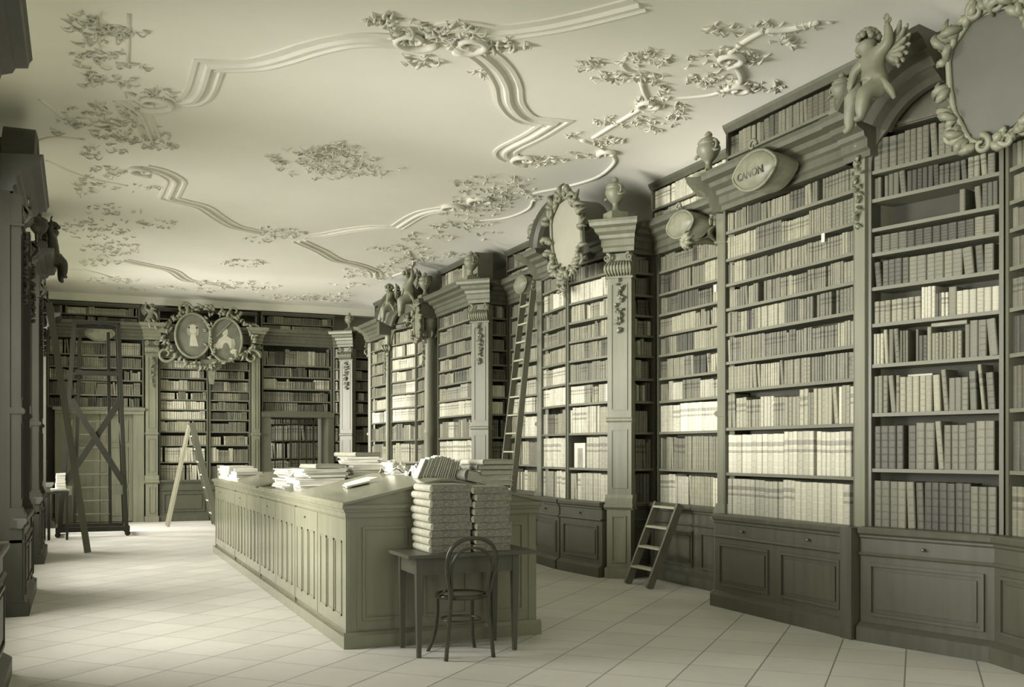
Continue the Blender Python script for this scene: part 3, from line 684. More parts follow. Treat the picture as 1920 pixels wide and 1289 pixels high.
# arched mouldings
BIG = [(-0.20, 0.0), (-0.20, 0.30), (-0.13, 0.34), (-0.10, 0.27), (-0.03, 0.22), (0.0, 0.26), (0.03, 0.18), (0.09, 0.13), (0.12, 0.17), (0.16, 0.10), (0.20, 0.06), (0.20, 0.0)]
def swan(P0, P1, label, name='scroll_pediment', seed=5, sgn=1, x_off=0.0, s=1.0):
    L, rot, M = frame(P0, P1); root = empty(name, (P0[0], P0[1], 0), rot, label, 'pediment')
    cx = (0.78 * s if sgn > 0 else L - 0.78 * s) + x_off
    path = arc(cx, 4.02, 0.80 * s, 152 if sgn > 0 else 28, 96 if sgn > 0 else 84, 14, -0.04, 0.72)
    prof = [(a * s * (1 if sgn > 0 else -1), f) for a, f in BIG]
    if sgn < 0: prof = prof[::-1]
    MB().sweep(path, prof).build('curved_moulding', MAT['wood'], root)
    # tympanum board following the bay head
    zt = 4.98
    m = MB(); m.box(0.0, L, 0.02, 0.1, 4.30, zt); m.build('tympanum', MAT['wood'], root)
    m = MB(); q = random.Random(seed)
    for k in range(16): leafy(m, (cx + (-0.02 + 0.05 * k / 3) * sgn, -0.0, 4.30 + 0.03 * math.sin(k)), q.uniform(0.1, 0.2), 0.022, q.uniform(0, 6.3), curl=q.uniform(-2, 2))
    scroll(m, (cx + 0.1 * sgn, -0.02, 4.42), 0.12, 0.03, PI, 1.2, sgn); m.build('carved_foliage', MAT['carved'], root, True)
    return root
swan((6.2, 6.75), (6.49, 5.62), 'broken curved pediment with stepped mouldings over the nearest niche', seed=5)
swan((6.49, 5.60), (6.2, 4.40), 'right half of broken curved pediment over the nearest niche', seed=6, sgn=-1)
swan((6.2, 21.08), (6.38, 19.87), 'left half of curved pediment under the far pair of cherubs', seed=7)
swan((6.38, 19.83), (6.2, 18.6), 'right half of curved pediment under the far pair of cherubs', seed=8, sgn=-1)
RW = -PI / 2
def rwpos(u, v, X):
    r = ray(u, v); t = X / r.x; return (r.x * t, r.y * t, CAMZ + r.z * t)
p = rwpos(1640, 172, 5.72); cherub((p[0], p[1], p[2]), RW, 'large winged cherub with raised arm sitting on the nearest curved pediment', 1.03, 'raise', 1)
p = rwpos(732, 577, 5.95); cherub(p, RW, 'left cherub of the far pair with one arm stretched out', 1.0, 'other', 1)
p = rwpos(768, 560, 5.85); cherub(p, RW, 'right cherub of the far pair raising its arm beside the urn', 1.15, 'raise', 1)
p = rwpos(1866, 140, 6.02); cartouche(p, RW + 0.2, 'huge blank cartouche in scrolled frame at top right corner', 0.62, 0.86, 'darkpanel', 3, nleaf=60, tilt=0.12)
p = rwpos(786, 606, 5.95); cartouche(p, RW, 'blank shield cartouche hanging below the far pair of cherubs', 0.42, 0.62, 'carved', 4, nleaf=30)
# D hood: barrel shaped crest with shell
root = empty('carved_hood', (6.2, 13.38, 0), RW, 'round barrel-shaped carved hood over bow-fronted bookcase, touching the ceiling', 'hood')
m = MB(); cx = 1.03
path = arc(cx, 4.42, 0.62, 176, 4, 28, -0.12, 0.50)
m.sweep(path, [(-0.07, -0.35), (-0.07, 0.22), (-0.03, 0.25), (0.0, 0.20), (0.05, 0.16), (0.07, 0.10), (0.07, -0.35)]); m.build('arched_moulding', MAT['wood'], root)
pts = [(a[0], a[2]) for a in arc(cx, 4.42, 0.57, 180, 0, 24, 0, 0.46)]
m = MB(); m.poly(pts + [(cx + 0.57, 4.1), (cx - 0.57, 4.1)], -0.02, 0.2); m.build('tympanum', MAT['wood'], root)
m = MB()
for k in range(11):
    a = 0.35 + (PI - 0.7) * k / 10
    m.tube([(cx + 0.02 * math.cos(a), -0.16, 4.58), (cx + 0.10 * math.cos(a), -0.24, 4.58 + 0.10 * math.sin(a)), (cx + 0.2 * math.cos(a), -0.25, 4.58 + 0.2 * math.sin(a)), (cx + 0.27 * math.cos(a), -0.18, 4.58 + 0.27 * math.sin(a))], [0.012, 0.022, 0.028, 0.02], 6)
m.xf(Matrix.Translation((0.42, 0.02, 0.02)))
m.build('carved_shell', MAT['carved'], root, True)
MB().prism(CORN, 0, 0.42, 0, 0.0, 0).build('cornice', MAT['wood'], root)
MB().prism(CORN, 1.66, 2.06, 0, 0, 0.0).build('cornice', MAT['wood'], root)
m = MB(); m.prism([(0.05, 4.10), (-0.10, 4.10), (-0.12, 4.16), (-0.06, 4.2), (0.05, 4.2)], 0.42, 1.66); m.build('lower_moulding', MAT['wood'], root)
p = rwpos(1066, 440, 5.78); cartouche(p, RW + 0.12, 'blank grey cartouche in leafy frame under the round hood', 0.66, 0.90, 'mirror', 6, nleaf=80, tilt=0.05)
p = rwpos(1058, 522, 6.0)
m = MB()
for k in range(20): leafy(m, (rnd.uniform(-0.08, 0.08), 0, rnd.uniform(-0.2, 0.12)), 0.14, 0.025, rnd.uniform(0, 6.3), curl=rnd.uniform(-2, 2))
tag(m.build('carved_pendant', MAT['carved'], None, True, p, RW), 'leafy carved pendant under the grey cartouche of the round hood', 'carving')
# far hood behind the urn
root = empty('carved_hood', (6.2, 20.2, 0), RW, 'dark round hood behind the far pair of cherubs and urn', 'hood')
m = MB(); path = arc(0.95, 4.42, 0.9, 178, 2, 24, 0.0, 0.56); m.sweep(path, [(-0.07, -0.4), (-0.07, 0.1), (0.0, 0.12), (0.07, 0.04), (0.07, -0.4)]); m.build('arched_moulding', MAT['wood'], root)
m = MB(); m.poly([(a[0], a[2]) for a in arc(0.95, 4.42, 0.85, 180, 0, 20, 0, 0.5)], 0.0, 0.3); m.build('tympanum', MAT['wood'], root)
# urns
def urn_at(u, vbase, X, label, s):
    r = ray(u, vbase); t = X / r.x
    return urn_thing((r.x * t, r.y * t, 4.46), label, s, RW)
urn_thing((6.12, 11.02, 4.46), 'lidded wooden urn on the bright pilaster beside the round hood', 0.86, RW)
urn_thing((6.13, 13.42, 4.46), 'lidded wooden urn left of the round carved hood', 0.84, RW)
urn_thing((6.13, 9.02, 4.46), 'lidded wooden urn at the corner of the nearest cornice', 0.84, RW)
urn_thing((6.12, 16.02, 4.46), 'lidded wooden urn over the middle pilaster', 0.84, RW)
urn_thing((6.05, 18.28, 4.46), 'lidded wooden urn over the round half column', 0.84, RW)
urn_thing((6.0, 23.9, 4.46), 'wooden urn over the bright corner pilaster', 0.75, RW)
urn_thing((6.02, 6.86, 4.46), 'wooden urn with flowers beneath the large cherub', 0.62, RW)
# inscription shields on cornices
def text_mesh(txt, size, mat, parent, loc, rot):
    cu = bpy.data.curves.new('lettering', 'FONT'); cu.body = txt; cu.size = size; cu.extrude = 0.004; cu.align_x = 'CENTER'; cu.align_y = 'CENTER'
    o = bpy.data.objects.new('lettering_curve', cu); COL.objects.link(o)
    dg = bpy.context.evaluated_depsgraph_get(); me = bpy.data.meshes.new_from_object(o.evaluated_get(dg)); bpy.data.objects.remove(o)
    me.materials.clear(); me.materials.append(mat)
    t = bpy.data.objects.new('inscription', me); COL.objects.link(t); t.parent = parent; t.location = loc; t.rotation_euler = rot
    return t
def shield(loc, label, txt, s=1.0, rot=RW):
    root = empty('inscribed_shield', loc, rot, label, 'shield')
    pts = [(0.30 * math.cos(a) * (1 + 0.06 * math.cos(4 * a)), 0.17 * math.sin(a)) for a in [2 * PI * k / 24 for k in range(24)]][::-1]
    m = MB(); vs = [(0, -0.11, 0)]; fs = []
    for e, yy in ((0.5, -0.10), (0.85, -0.075), (1.0, -0.04), (1.0, 0.2)):
        vs += [(x * s * e, yy, z * s * e) for x, z in pts]
    for k in range(24):
        k2 = (k + 1) % 24; fs.append((0, 1 + k, 1 + k2))
        for r_ in range(3): fs.append((1 + r_ * 24 + k, 1 + (r_ + 1) * 24 + k, 1 + (r_ + 1) * 24 + k2, 1 + r_ * 24 + k2))
    m.add(vs, fs); m.build('plate', MAT['carved'], root, True)
    m = MB(); P = [(x * s, -0.05, z * s) for x, z in pts]; m.tube(P + [P[0]], 0.014 * s, 6); scroll(m, (0, -0.05, 0.22 * s), 0.06 * s, 0.016 * s, 0, 1, 1); m.build('rim', MAT['carved'], root, True)
    if txt: text_mesh(txt, 0.10 * s, MAT['ink'], root, (0, -0.104, -0.04), (PI / 2, 0, 0))
    return root
shield((5.90, 7.86, 4.24), 'oval lettered shield on the cornice of the nearest straight bay', 'CANON', 1.05)
shield((6.50, 10.08, 4.24), 'small bulging shield on the cornice of the recessed bay', '', 0.9)
shield((6.50, 14.7, 4.24), 'small shield on cornice above the tall leaning ladder', '', 0.8)
root = shield((0.45, 24.02, 4.18), 'pale shield above the far left door', '', 0.95, 0)
# missing bays: dado corner under the cant at nearest bay etc. handled by pilasters

# ================================================================== BACK WALL  (front plane Y = 24.3)
LZ = [2.59, 2.86, 3.19, 3.47, 3.75]
bay('BL', 'back wall bookcase over the panelled door behind ladder tower', (-0.6, 24.3), (1.38, 24.3), zs=LZ, head=4.10, styles=['dim', 'calf', 'mixed', 'calf', 'calf'], plinth=False, seed=51)
for n_, z_ in ((0, 0),):
    pass
CZ = [0.94, 1.35, 1.74, 2.05, 2.33, 2.56, 2.785, 3.0, 3.28, 3.5, 3.745]
bay('BC1', 'left half of central back bookcase beneath the male portrait', (1.70, 24.3), (2.78, 24.3), zs=CZ, head=4.10, styles=['vellum2', 'vellum2', 'lightmix', 'lightmix', 'vellum2', 'vellum2', 'lightmix', 'lightmix', 'lightmix', 'lightmix', 'calf'], panels=1, seed=52)
bay('BC2', 'right half of central back bookcase beneath the female portrait', (2.80, 24.3), (3.74, 24.3), zs=CZ, head=4.10, styles=['dim', 'mixed', 'mixed', 'dim', 'calf', 'calf', 'calf', 'calf', 'calf', 'calf', 'calf'], panels=1, seed=53)
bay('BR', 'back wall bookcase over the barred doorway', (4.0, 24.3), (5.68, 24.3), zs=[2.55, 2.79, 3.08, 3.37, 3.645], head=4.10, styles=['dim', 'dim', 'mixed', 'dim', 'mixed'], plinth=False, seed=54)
bay('BN', 'narrow lit bookcase strip left of the bright corner pilaster', (5.70, 24.28), (5.86, 24.2), zs=STD, styles=['vellum2'] * 10, panels=1, seed=55)
attic('aBL', 'low attic bookcase over the far left door', (-0.6, 24.4), (1.30, 24.4), 4.46, 4.85, ('calf', 'lightmix'), seed=56)
attic('aBR', 'low attic bookcase over the barred doorway', (4.0, 24.4), (5.75, 24.4), 4.46, 4.85, ('lightmix', 'dim'), seed=57)
attic('aBM', 'low attic bookcase hidden behind the portrait ovals', (1.7, 24.4), (3.9, 24.4), 4.46, 4.82, ('dim', 'dim'), seed=58)
pilaster('bright back wall pilaster between door and portrait bookcase', (1.41, 24.22), (1.67, 24.22), seed=59)
pilaster('slim pilaster right of the central back bookcase', (3.76, 24.22), (3.94, 24.22), seed=60, drop=False)
# panelled door behind tower
m = MB(); m.box(-0.45, -0.22, 24.2, 24.5, 0, 2.5); m.box(1.15, 1.38, 24.2, 24.5, 0, 2.5); m.box(-0.45, 1.38, 24.16, 24.5, 2.42, 2.57); m.prism([(24.5, 2.5), (24.12, 2.5), (24.08, 2.56), (24.5, 2.56)], -0.5, 1.4)
struct(m.build('trim_1', MAT['wood_mid']))
root = empty('door_1', (-0.22, 24.32, 0), 0); root['kind'] = 'structure'
for k, x in enumerate((0.0, 0.685)):
    lf = MB().box(x + 0.005, x + 0.68, 0, 0.05, 0.02, 2.42).build('door_leaf', MAT['wood_mid'], root)
    for z0, z1 in ((0.15, 0.75), (0.85, 1.7), (1.8, 2.3)):
        m = MB(); mould_frame(m, x + 0.1, x + 0.58, z0, z1, 0, 0.025, 0.018); m.build('door_panel', MAT['wood_mid'], lf)
m = MB(); m.tube([(0.72, 0, 1.1), (0.72, -0.05, 1.1), (0.80, -0.06, 1.1)], 0.012, 8); m.build('door_handle', MAT['brass'], root, True)
# barred doorway
m = MB(); m.box(3.97, DX0, 24.2, 24.95, 0, 2.5); m.box(DX1, 5.70, 24.2, 24.95, 0, 2.5); m.box(3.97, 5.7, 24.16, 24.95, 2.40, 2.52)
struct(m.build('trim_2', MAT['wood']))
root = empty('barred_gate', (DX0, 24.75, 0), 0, 'dark gate of upright bars closing the doorway at back right', 'gate')
m = MB(); m.box(0, 0.04, 0, 0.03, 0, 2.4); m.box(1.10, 1.14, 0, 0.03, 0, 2.4); m.box(0, 1.14, 0, 0.03, 2.36, 2.4); m.box(0, 1.14, 0, 0.03, 0.02, 0.1); m.build('gate_frame', MAT['black'], root)
for k in range(5): MB().box(0.19 * (k + 1) - 0.01, 0.19 * (k + 1) + 0.014, 0.0, 0.025, 0.1, 2.36).build('bar', MAT['black'], root)
bay('K', 'lit bookshelves seen through the barred doorway', (3.85, 25.7), (5.85, 25.7), zs=[0.15, 0.6, 1.02, 1.42, 1.87, 2.3], head=2.75, styles=['lightmix', 'lightmix', 'vellum2', 'vellum2', 'vellum2', 'calf'], plinth=False, cornice=False, seed=61)
# portraits
def portrait(loc, label, rx, rz, who, rot=0):
    root = empty('oval_portrait', loc, rot, label, 'painting')
    el = lambda a, b, cx=0, cz=0, n=32: [(cx + a * math.cos(2 * PI * k / n), cz + b * math.sin(2 * PI * k / n)) for k in range(n)][::-1]
    MB().poly(el(rx, rz), 0, 0.04).build('canvas', MAT['ground'], root)
    m = MB()
    if who == 'man':
        m.poly(el(0.075, 0.10, 0, 0.14), -0.004, 0.0, 0); m.poly([(-0.05, 0.04), (0.05, 0.04), (0.12, -0.24), (-0.07, -0.24)][::-1], -0.005, 0.0, 0)
        m.poly(el(0.10, 0.075, 0, 0.19), -0.003, 0, 1); m.poly(el(0.05, 0.10, -0.08, 0.10), -0.003, 0, 1); m.poly(el(0.05, 0.10, 0.08, 0.10), -0.003, 0, 1)
        m.poly(el(0.22, 0.24, 0.0, -0.22), -0.001, 0, 2)
        m.poly(el(0.045, 0.065, 0, 0.13), -0.006, 0, 0)
    else:
        m.poly(el(0.065, 0.095, -0.02, 0.18), -0.005, 0, 0); m.poly([(-0.05, 0.10), (0.01, 0.10), (0.14, 0.02), (0.20, -0.12), (0.10, -0.2), (-0.12, -0.2), (-0.24, -0.14), (-0.16, 0.01)][::-1], -0.003, 0, 0)
        m.poly(el(0.08, 0.07, -0.20, -0.16), -0.005, 0, 0); m.poly(el(0.09, 0.06, 0.18, -0.26), -0.005, 0, 0); m.poly(el(0.09, 0.2, 0.0, -0.26), -0.004, 0, 2)
        m.poly(el(0.05, 0.12, 0.16, -0.08), -0.006, 0, 1)
    m.build('painted_figure', [MAT['flesh'], MAT['grey'], MAT['ground']], root)
    m = MB(); P = [(rx * math.cos(2 * PI * k / 32), -0.02, rz * math.sin(2 * PI * k / 32)) for k in range(33)]; m.tube(P, 0.03, 7); m.build('frame', MAT['carved'], root, True)
portrait((2.41, 24.0, 4.22), 'oval painted portrait of a person in a pale wig and neckcloth', 0.38, 0.50, 'man')
portrait((3.14, 24.0, 4.15), 'oval painted portrait of a person in a low-necked pale gown', 0.36, 0.50, 'woman')
root = empty('carved_garland_frame', (2.78, 24.06, 4.2), 0, 'rocaille foliage frame surrounding both oval portraits', 'carving')
m = MB(); q = random.Random(21)
for k in range(120):
    a = 2 * PI * k / 120; rx_, rz_ = 0.86 + 0.1 * math.cos(2 * a), 0.60 + 0.06 * math.cos(3 * a)
    leafy(m, (rx_ * math.cos(a), 0.0, rz_ * math.sin(a) * (1.0 if abs(math.cos(a)) > .2 else 1.05)), q.uniform(0.14, 0.26), 0.032, a + q.uniform(-1.5, 1.5), curl=q.uniform(-2.5, 2.5))
for k in range(22): leafy(m, (-0.0 + q.uniform(-0.05, 0.05), -0.04, -0.45 + k * 0.045), 0.16, 0.026, q.uniform(0, 6.3), curl=q.uniform(-2, 2))
for sx in (-1, 1):
    scroll(m, (sx * 0.95, -0.03, -0.42), 0.2, 0.04, 0, 1.2, sx); scroll(m, (sx * 0.55, -0.03, 0.62), 0.16, 0.035, 0, 1.2, -sx); scroll(m, (sx * 0.98, -.03, .2), .15, .035, 0, 1.2, sx)
m.build('foliage', MAT['carved'], root, True)
m = MB(); m.poly([(-0.24, 0.0), (0.24, 0.04), (0.22, -0.16), (0.08, -0.26), (0.05, -0.55), (-0.05, -0.55), (-0.08, -0.26), (-0.22, -0.14)][::-1], 0.0, 0.06); m.xf(Matrix.Translation((0.05, 0, -0.52))); m.build('pendant_shield', MAT['carved'], root)
m = MB(); m.tube([(0.16, -0.06, 0.02), (0.45, -0.08, 0.34)], 0.018, 6); m.build('carved_baton', MAT['carved'], root)
cherub((1.5, 24.0, 4.52), 0, 'small carved child figure on cornice left of the portraits', 0.75, 'raise', -1)
# frieze between back attic and ceiling
struct(MB().box(-1.0, 7.15, 24.42, 24.95, 4.93, 5.2).build('trim_3', MAT['plaster']))

# ================================================================== LEFT WALL PIERS
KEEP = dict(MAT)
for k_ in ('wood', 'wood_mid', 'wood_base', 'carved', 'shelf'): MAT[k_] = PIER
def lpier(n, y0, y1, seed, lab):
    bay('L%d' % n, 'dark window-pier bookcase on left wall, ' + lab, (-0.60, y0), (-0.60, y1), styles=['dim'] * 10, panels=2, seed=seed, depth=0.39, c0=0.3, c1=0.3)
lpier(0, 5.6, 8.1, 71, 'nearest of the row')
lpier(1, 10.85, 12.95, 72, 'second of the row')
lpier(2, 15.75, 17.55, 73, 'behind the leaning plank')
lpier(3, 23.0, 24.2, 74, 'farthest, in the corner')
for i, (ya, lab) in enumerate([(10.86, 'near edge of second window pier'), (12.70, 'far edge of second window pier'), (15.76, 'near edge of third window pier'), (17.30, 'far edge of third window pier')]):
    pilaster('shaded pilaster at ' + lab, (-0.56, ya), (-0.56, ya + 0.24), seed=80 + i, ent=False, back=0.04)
LW = PI / 2
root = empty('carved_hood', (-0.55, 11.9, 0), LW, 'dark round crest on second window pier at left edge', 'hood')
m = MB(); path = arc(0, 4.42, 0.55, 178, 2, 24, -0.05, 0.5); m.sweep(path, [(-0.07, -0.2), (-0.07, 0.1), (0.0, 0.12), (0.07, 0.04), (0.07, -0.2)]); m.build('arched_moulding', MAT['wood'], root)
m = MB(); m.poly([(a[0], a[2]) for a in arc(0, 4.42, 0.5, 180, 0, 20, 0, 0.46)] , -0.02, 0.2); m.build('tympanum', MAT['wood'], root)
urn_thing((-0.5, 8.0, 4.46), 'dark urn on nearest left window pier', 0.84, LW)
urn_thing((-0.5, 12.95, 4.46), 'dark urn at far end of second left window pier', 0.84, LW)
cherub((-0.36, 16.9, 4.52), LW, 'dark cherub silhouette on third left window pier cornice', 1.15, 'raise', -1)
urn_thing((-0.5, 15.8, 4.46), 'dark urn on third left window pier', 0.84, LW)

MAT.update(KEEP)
# ================================================================== LONG DESK
DXa, DXb, DY0, DY1, DH = 1.99, 3.70, 8.04, 16.56, 1.16
desk = empty('library_desk', (DXa, DY0, 0), 0, 'long polished oak reading desk running down the middle of the hall', 'desk')
W, LN = DXb - DXa, DY1 - DY0
m = MB(); m.box(0.03, W - 0.03, 0.03, LN - 0.03, 0.1, DH - 0.08); body = m.build('carcass', MAT['desk'], desk)
m = MB(); m.box(-0.02, W + 0.02, -0.02, LN + 0.02, 0, 0.10)
m.prism([(0, .10), (-0.02, .10), (0, .13)], -0.02, W + .02); m.build('skirting', MAT['desk'], desk)
m = MB(); m.box(-0.035, W + 0.035, -0.035, LN + 0.035, DH - 0.03, DH); m.box(-0.02, W + 0.02, -0.02, LN + 0.02, DH - 0.055, DH - 0.03); m.box(-0.005, W + 0.005, -0.005, LN + 0.005, DH - 0.10, DH - 0.055); m.build('desk_edge', MAT['desk'], desk)
for side in (0, 1):
    for k in range(8):
        dm = MB(); y0, y1 = 0.05 + k * (LN - 0.1) / 8 + 0.008, 0.05 + (k + 1) * (LN - 0.1) / 8 - 0.008
        xx = 0.03 if side == 0 else W - 0.03; sg = -1 if side == 0 else 1
        dm.box(xx, xx + sg * 0.018, y0, y1, 0.14, DH - 0.12); d = dm.build('door', MAT['desk'], desk)
        n_ = 3
        m = MB(); zc0, zc1 = 0.24, DH - 0.30
        for j in range(n_):
            a = y0 + 0.10 + j * (y1 - y0 - 0.2) / n_ + 0.02; b = y0 + 0.10 + (j + 1) * (y1 - y0 - 0.2) / n_ - 0.02
            X = xx + sg * 0.018
            for (ya, yb, za, zb) in ((a, b, zc0, zc0 + 0.015), (a, b, zc1 - 0.015, zc1), (a, a + 0.015, zc0, zc1), (b - 0.015, b, zc0, zc1)): m.box(X, X + sg * 0.007, ya, yb, za, zb)
        m.build('panel_moulding', MAT['desk'], d)
        if k % 2: 
            m = MB(); m.ball((xx + sg * 0.028, (y0 + y1) / 2, DH - 0.19), 0.011); m.build('keyhole_knob', MAT['brass'], d, True)
    for k in (0, 2, 4, 6, 8):
        m = MB(); y = 0.05 + k * (LN - 0.1) / 8; xx = 0.03 if side == 0 else W - 0.03
        m.box(xx, xx + (-0.022 if side == 0 else 0.022), y - 0.02, y + 0.02, 0.1, DH - 0.10)
        m.build('stile', MAT['desk'], desk)
for yy, sg in ((0.03, -1), (LN - 0.03, 1)):
    m = MB(); m.box(0.02, W - 0.02, yy, yy + sg * 0.012, 0.12, DH - 0.1)
    for a, b in ((0.14, 0.52), (0.66, 1.05), (1.19, 1.57)): mould_frame(m, a, b, 0.22, 0.98, yy + (sg * 0.012 if sg < 0 else 0.026), 0.02, 0.014)
    for a in (0.03, W - 0.09): m.box(a, a + 0.06, yy, yy + sg * 0.02, 0.1, DH - 0.1)
    m.build('end_panel', MAT['desk'], desk)
def gable(y0, y1, rise=0.185, nm='sloping_top'):
    m = MB(); y0 -= DY0; y1 -= DY0
    pr = [(-0.03, DH), (W / 2 - 0.05, DH + rise), (W / 2 + 0.05, DH + rise), (W + 0.03, DH)]
    vs = [(x, y0 + 0.0, z) for x, z in pr] + [(x, y1, z) for x, z in pr]
    m.add(vs, [(0, 1, 2, 3)[::-1] and (3, 2, 1, 0), (4, 5, 6, 7), (0, 4, 5, 1)[::-1], (1, 5, 6, 2)[::-1], (2, 6, 7, 3)[::-1], (0, 3, 7, 4)])
    # raised lid boards with lip
    e = 0.03
    for a, b in ((0, 1), (3, 2)):
        (xa, za), (xb, zb) = pr[a], pr[b]
        m.add([(xa, y0 - e, za), (xb, y0 - e, zb), (xb, y1 + e, zb), (xa, y1 + e, za), (xa, y0 - e, za + 0.022), (xb, y0 - e, zb + 0.022), (xb, y1 + e, zb + 0.022), (xa, y1 + e, za + 0.022)],
              [(0, 1, 2, 3), (7, 6, 5, 4), (0, 4, 5, 1), (1, 5, 6, 2), (2, 6, 7, 3), (3, 7, 4, 0)])
    m.box(pr[1][0], pr[2][0], y0 - e, y1 + e, DH + rise, DH + rise + 0.022)
    m.build(nm, MAT['desktop'], desk)
gable(8.04, 10.14); gable(12.39, 14.52)
MB().box(0, W, 10.2 - DY0, 12.33 - DY0, DH, DH + 0.012).build('flat_top', MAT['desktop'], desk)
MB().box(0, W, 14.58 - DY0, 16.5 - DY0, DH, DH + 0.012).build('flat_top', MAT['desktop'], desk)
def top_z(x, y):
    s = (8.0 <= y <= 10.17) or (12.36 <= y <= 14.55)
    if not s: return DH + 0.013
    h = W / 2 - 0.05; xx = x - DXa
    return DH + 0.023 + 0.185 * max(0.0, min(1.0, min((xx + .03) / (h + .03), (W + .03 - xx) / (h + .03))))

# ------------------------------------------------------------------ loose books and papers
def flat_book(c, size, rot, label, cover='board', name='book', tilt=(0, 0), group=None, spine_side=-1, cat='book'):
    w, l, t = size; root = empty(name, c, rot, label, cat, group); root.rotation_euler = (tilt[0], tilt[1], rot)
    m = MB(); m.box(-w / 2, w / 2, -l / 2, l / 2, 0, 0.005); m.box(-w / 2, w / 2, -l / 2, l / 2, t - 0.005, t)
    sx = spine_side; n = 8
    pts = [(sx * (w / 2 - 0.004 + 0.35 * t * math.cos(a)), t / 2 + t / 2 * math.sin(a)) for a in [-PI / 2 + PI * k / n for k in range(n + 1)]]
    m.poly([(x, z) for x, z in pts] if sx < 0 else pts[::-1], -l / 2, l / 2)
    m.build('cover', MAT[cover], root)
    MB().box(-w / 2 + (0.006 if sx < 0 else 0.012), w / 2 - (0.012 if sx < 0 else 0.006), -l / 2 + 0.006, l / 2 - 0.006, 0.005, t - 0.005).build('page_block', MAT['pages'], root)
    return root
def bundle(c, size, rot, label, n=10, mat='paper', name='paper_bundle', seed=1, tilt=(0, 0), cat='papers', spread=0.02, group=None):
    w, l, t = size; q = random.Random(seed); m = MB()
    for k in range(n):
        a = q.gauss(0, 0.05); dx, dy = q.gauss(0, spread), q.gauss(0, spread); z0, z1 = t * k / n, t * (k + 0.92) / n
        ww, ll = w * q.uniform(0.88, 1.0) / 2, l * q.uniform(0.9, 1.0) / 2; vs = []
        sag = q.uniform(0, 0.25) * t / n
        for z in (z0, z1):
            for (x, y) in ((-ww, -ll), (ww, -ll), (ww, ll), (-ww, ll)):
                vs.append((x * math.cos(a) - y * math.sin(a) + dx, x * math.sin(a) + y * math.cos(a) + dy, z + (sag if x > 0 else 0)))
        m.add(vs, [(0, 3, 2, 1), (4, 5, 6, 7), (0, 1, 5, 4), (1, 2, 6, 5), (2, 3, 7, 6), (3, 0, 4, 7)])
    o = m.build(name, MAT[mat], None, False, c, rot); o.rotation_euler = (tilt[0], tilt[1], rot)
    return tag(o, label, cat, group)
def crumple(c, r, label, seed, h=0.5):
    q = random.Random(seed); m = MB(); N = 9; vs = []; fs = []
    for j in range(N):
        for i in range(N):
            x, y = (i / (N - 1) - 0.5) * 2, (j / (N - 1) - 0.5) * 2; e = max(0, 1 - (x * x + y * y) * 0.55)
            vs.append((x * r * q.uniform(0.85, 1.1), y * r * q.uniform(0.85, 1.1), max(0.004, e * r * h * q.uniform(0.35, 1.4))))
    for j in range(N - 1):
        for i in range(N - 1): fs.append((j * N + i, j * N + i + 1, (j + 1) * N + i + 1, (j + 1) * N + i))
    m.add(vs, fs); o = m.build('crumpled_paper', MAT['paper'], None, False, c, 0)
    sm = o.modifiers.new('thick', 'SOLIDIFY'); sm.thickness = 0.004
    return tag(o, label, 'papers')
def T(x, y, dz=0): return (x, y, top_z(x, y) + dz)
z_ = 1.173
# far end, left side
bundle((2.22, 15.95, z_), (0.38, 0.95, 0.20), 0.02, 'large pale portfolio stack at far left corner of the desk', 5, seed=1)
bundle((2.24, 15.0, z_), (0.36, 0.62, 0.17), 0.04, 'pale portfolio stack next to the two dark folios', 4, seed=2)
flat_book((2.62, 15.1, z_), (0.3, 0.42, 0.10), 0.05, 'dark folio lying beside the pale portfolios, nearer one', 'cloth')
flat_book((2.64, 15.75, z_), (0.3, 0.42, 0.10), 0.0, 'dark folio lying beside the pale portfolios, farther one', 'board')
flat_book((3.0, 15.2, z_), (0.36, 0.5, 0.14), 0.1, 'thick grey folio right of the dark folios', 'board')
for k, (w, l, t, cv) in enumerate([(0.34, 0.46, 0.06, 'paper'), (0.32, 0.44, 0.05, 'spine'), (0.30, 0.40, 0.05, 'board'), (0.34, 0.38, 0.04, 'paper')]):
    flat_book((3.3, 15.3, z_ + (0, .061, .112, .163)[k]), (w, l, t), (0.1, -0.1, 0.2, 0.05)[k], 'pale book in far right pile of the desk, %s' % ('lowest', 'second from bottom', 'third from bottom', 'topmost')[k], cv, group='books in the far right pile')
crumple((3.05, 14.75, z_), 0.13, 'crumpled sheet before the far right pile of books', 3)
flat_book((3.5, 14.8, z_), (0.26, 0.34, 0.08), 0.4, 'dark book lying right of the far pile', 'cloth')
# middle flat section: big heap
def heap(items):
    for it in items: bundle(*it[:4], **it[4])
bundle((2.30, 11.55, z_), (0.42, 0.62, 0.12), 0.05, 'white paper bundle under tied bundle, left of the heap', 6, seed=11)
bundle((2.30, 11.55, z_ + 0.125), (0.38, 0.56, 0.10), 0.10, 'tied white bundle on top of left bundle of the heap', 8, seed=12)
bundle((2.38, 10.85, z_), (0.55, 0.66, 0.14), -0.06, 'broad white bundle at the near left of the heap', 7, seed=13)
bundle((2.40, 10.85, z_ + 0.145), (0.48, 0.58, 0.09), 0.05, 'loose white sheets lying on the broad bundle', 9, seed=14)
flat_book((2.45, 10.9, z_ + 0.24), (0.34, 0.42, 0.045), 0.2, 'thin grey book on the loose white sheets', 'board')
bundle((2.95, 11.1, z_), (0.5, 0.7, 0.27), 0.1, 'tall bundle forming middle of the paper heap', 10, seed=15)
bundle((2.92, 11.15, z_ + 0.272), (0.46, 0.6, 0.09), -0.2, 'skewed bundle near top of the paper heap', 7, seed=16)
flat_book((2.90, 11.15, z_ + 0.366), (0.34, 0.42, 0.045), 0.35, 'grey pamphlet at the very top of the paper heap', 'board')
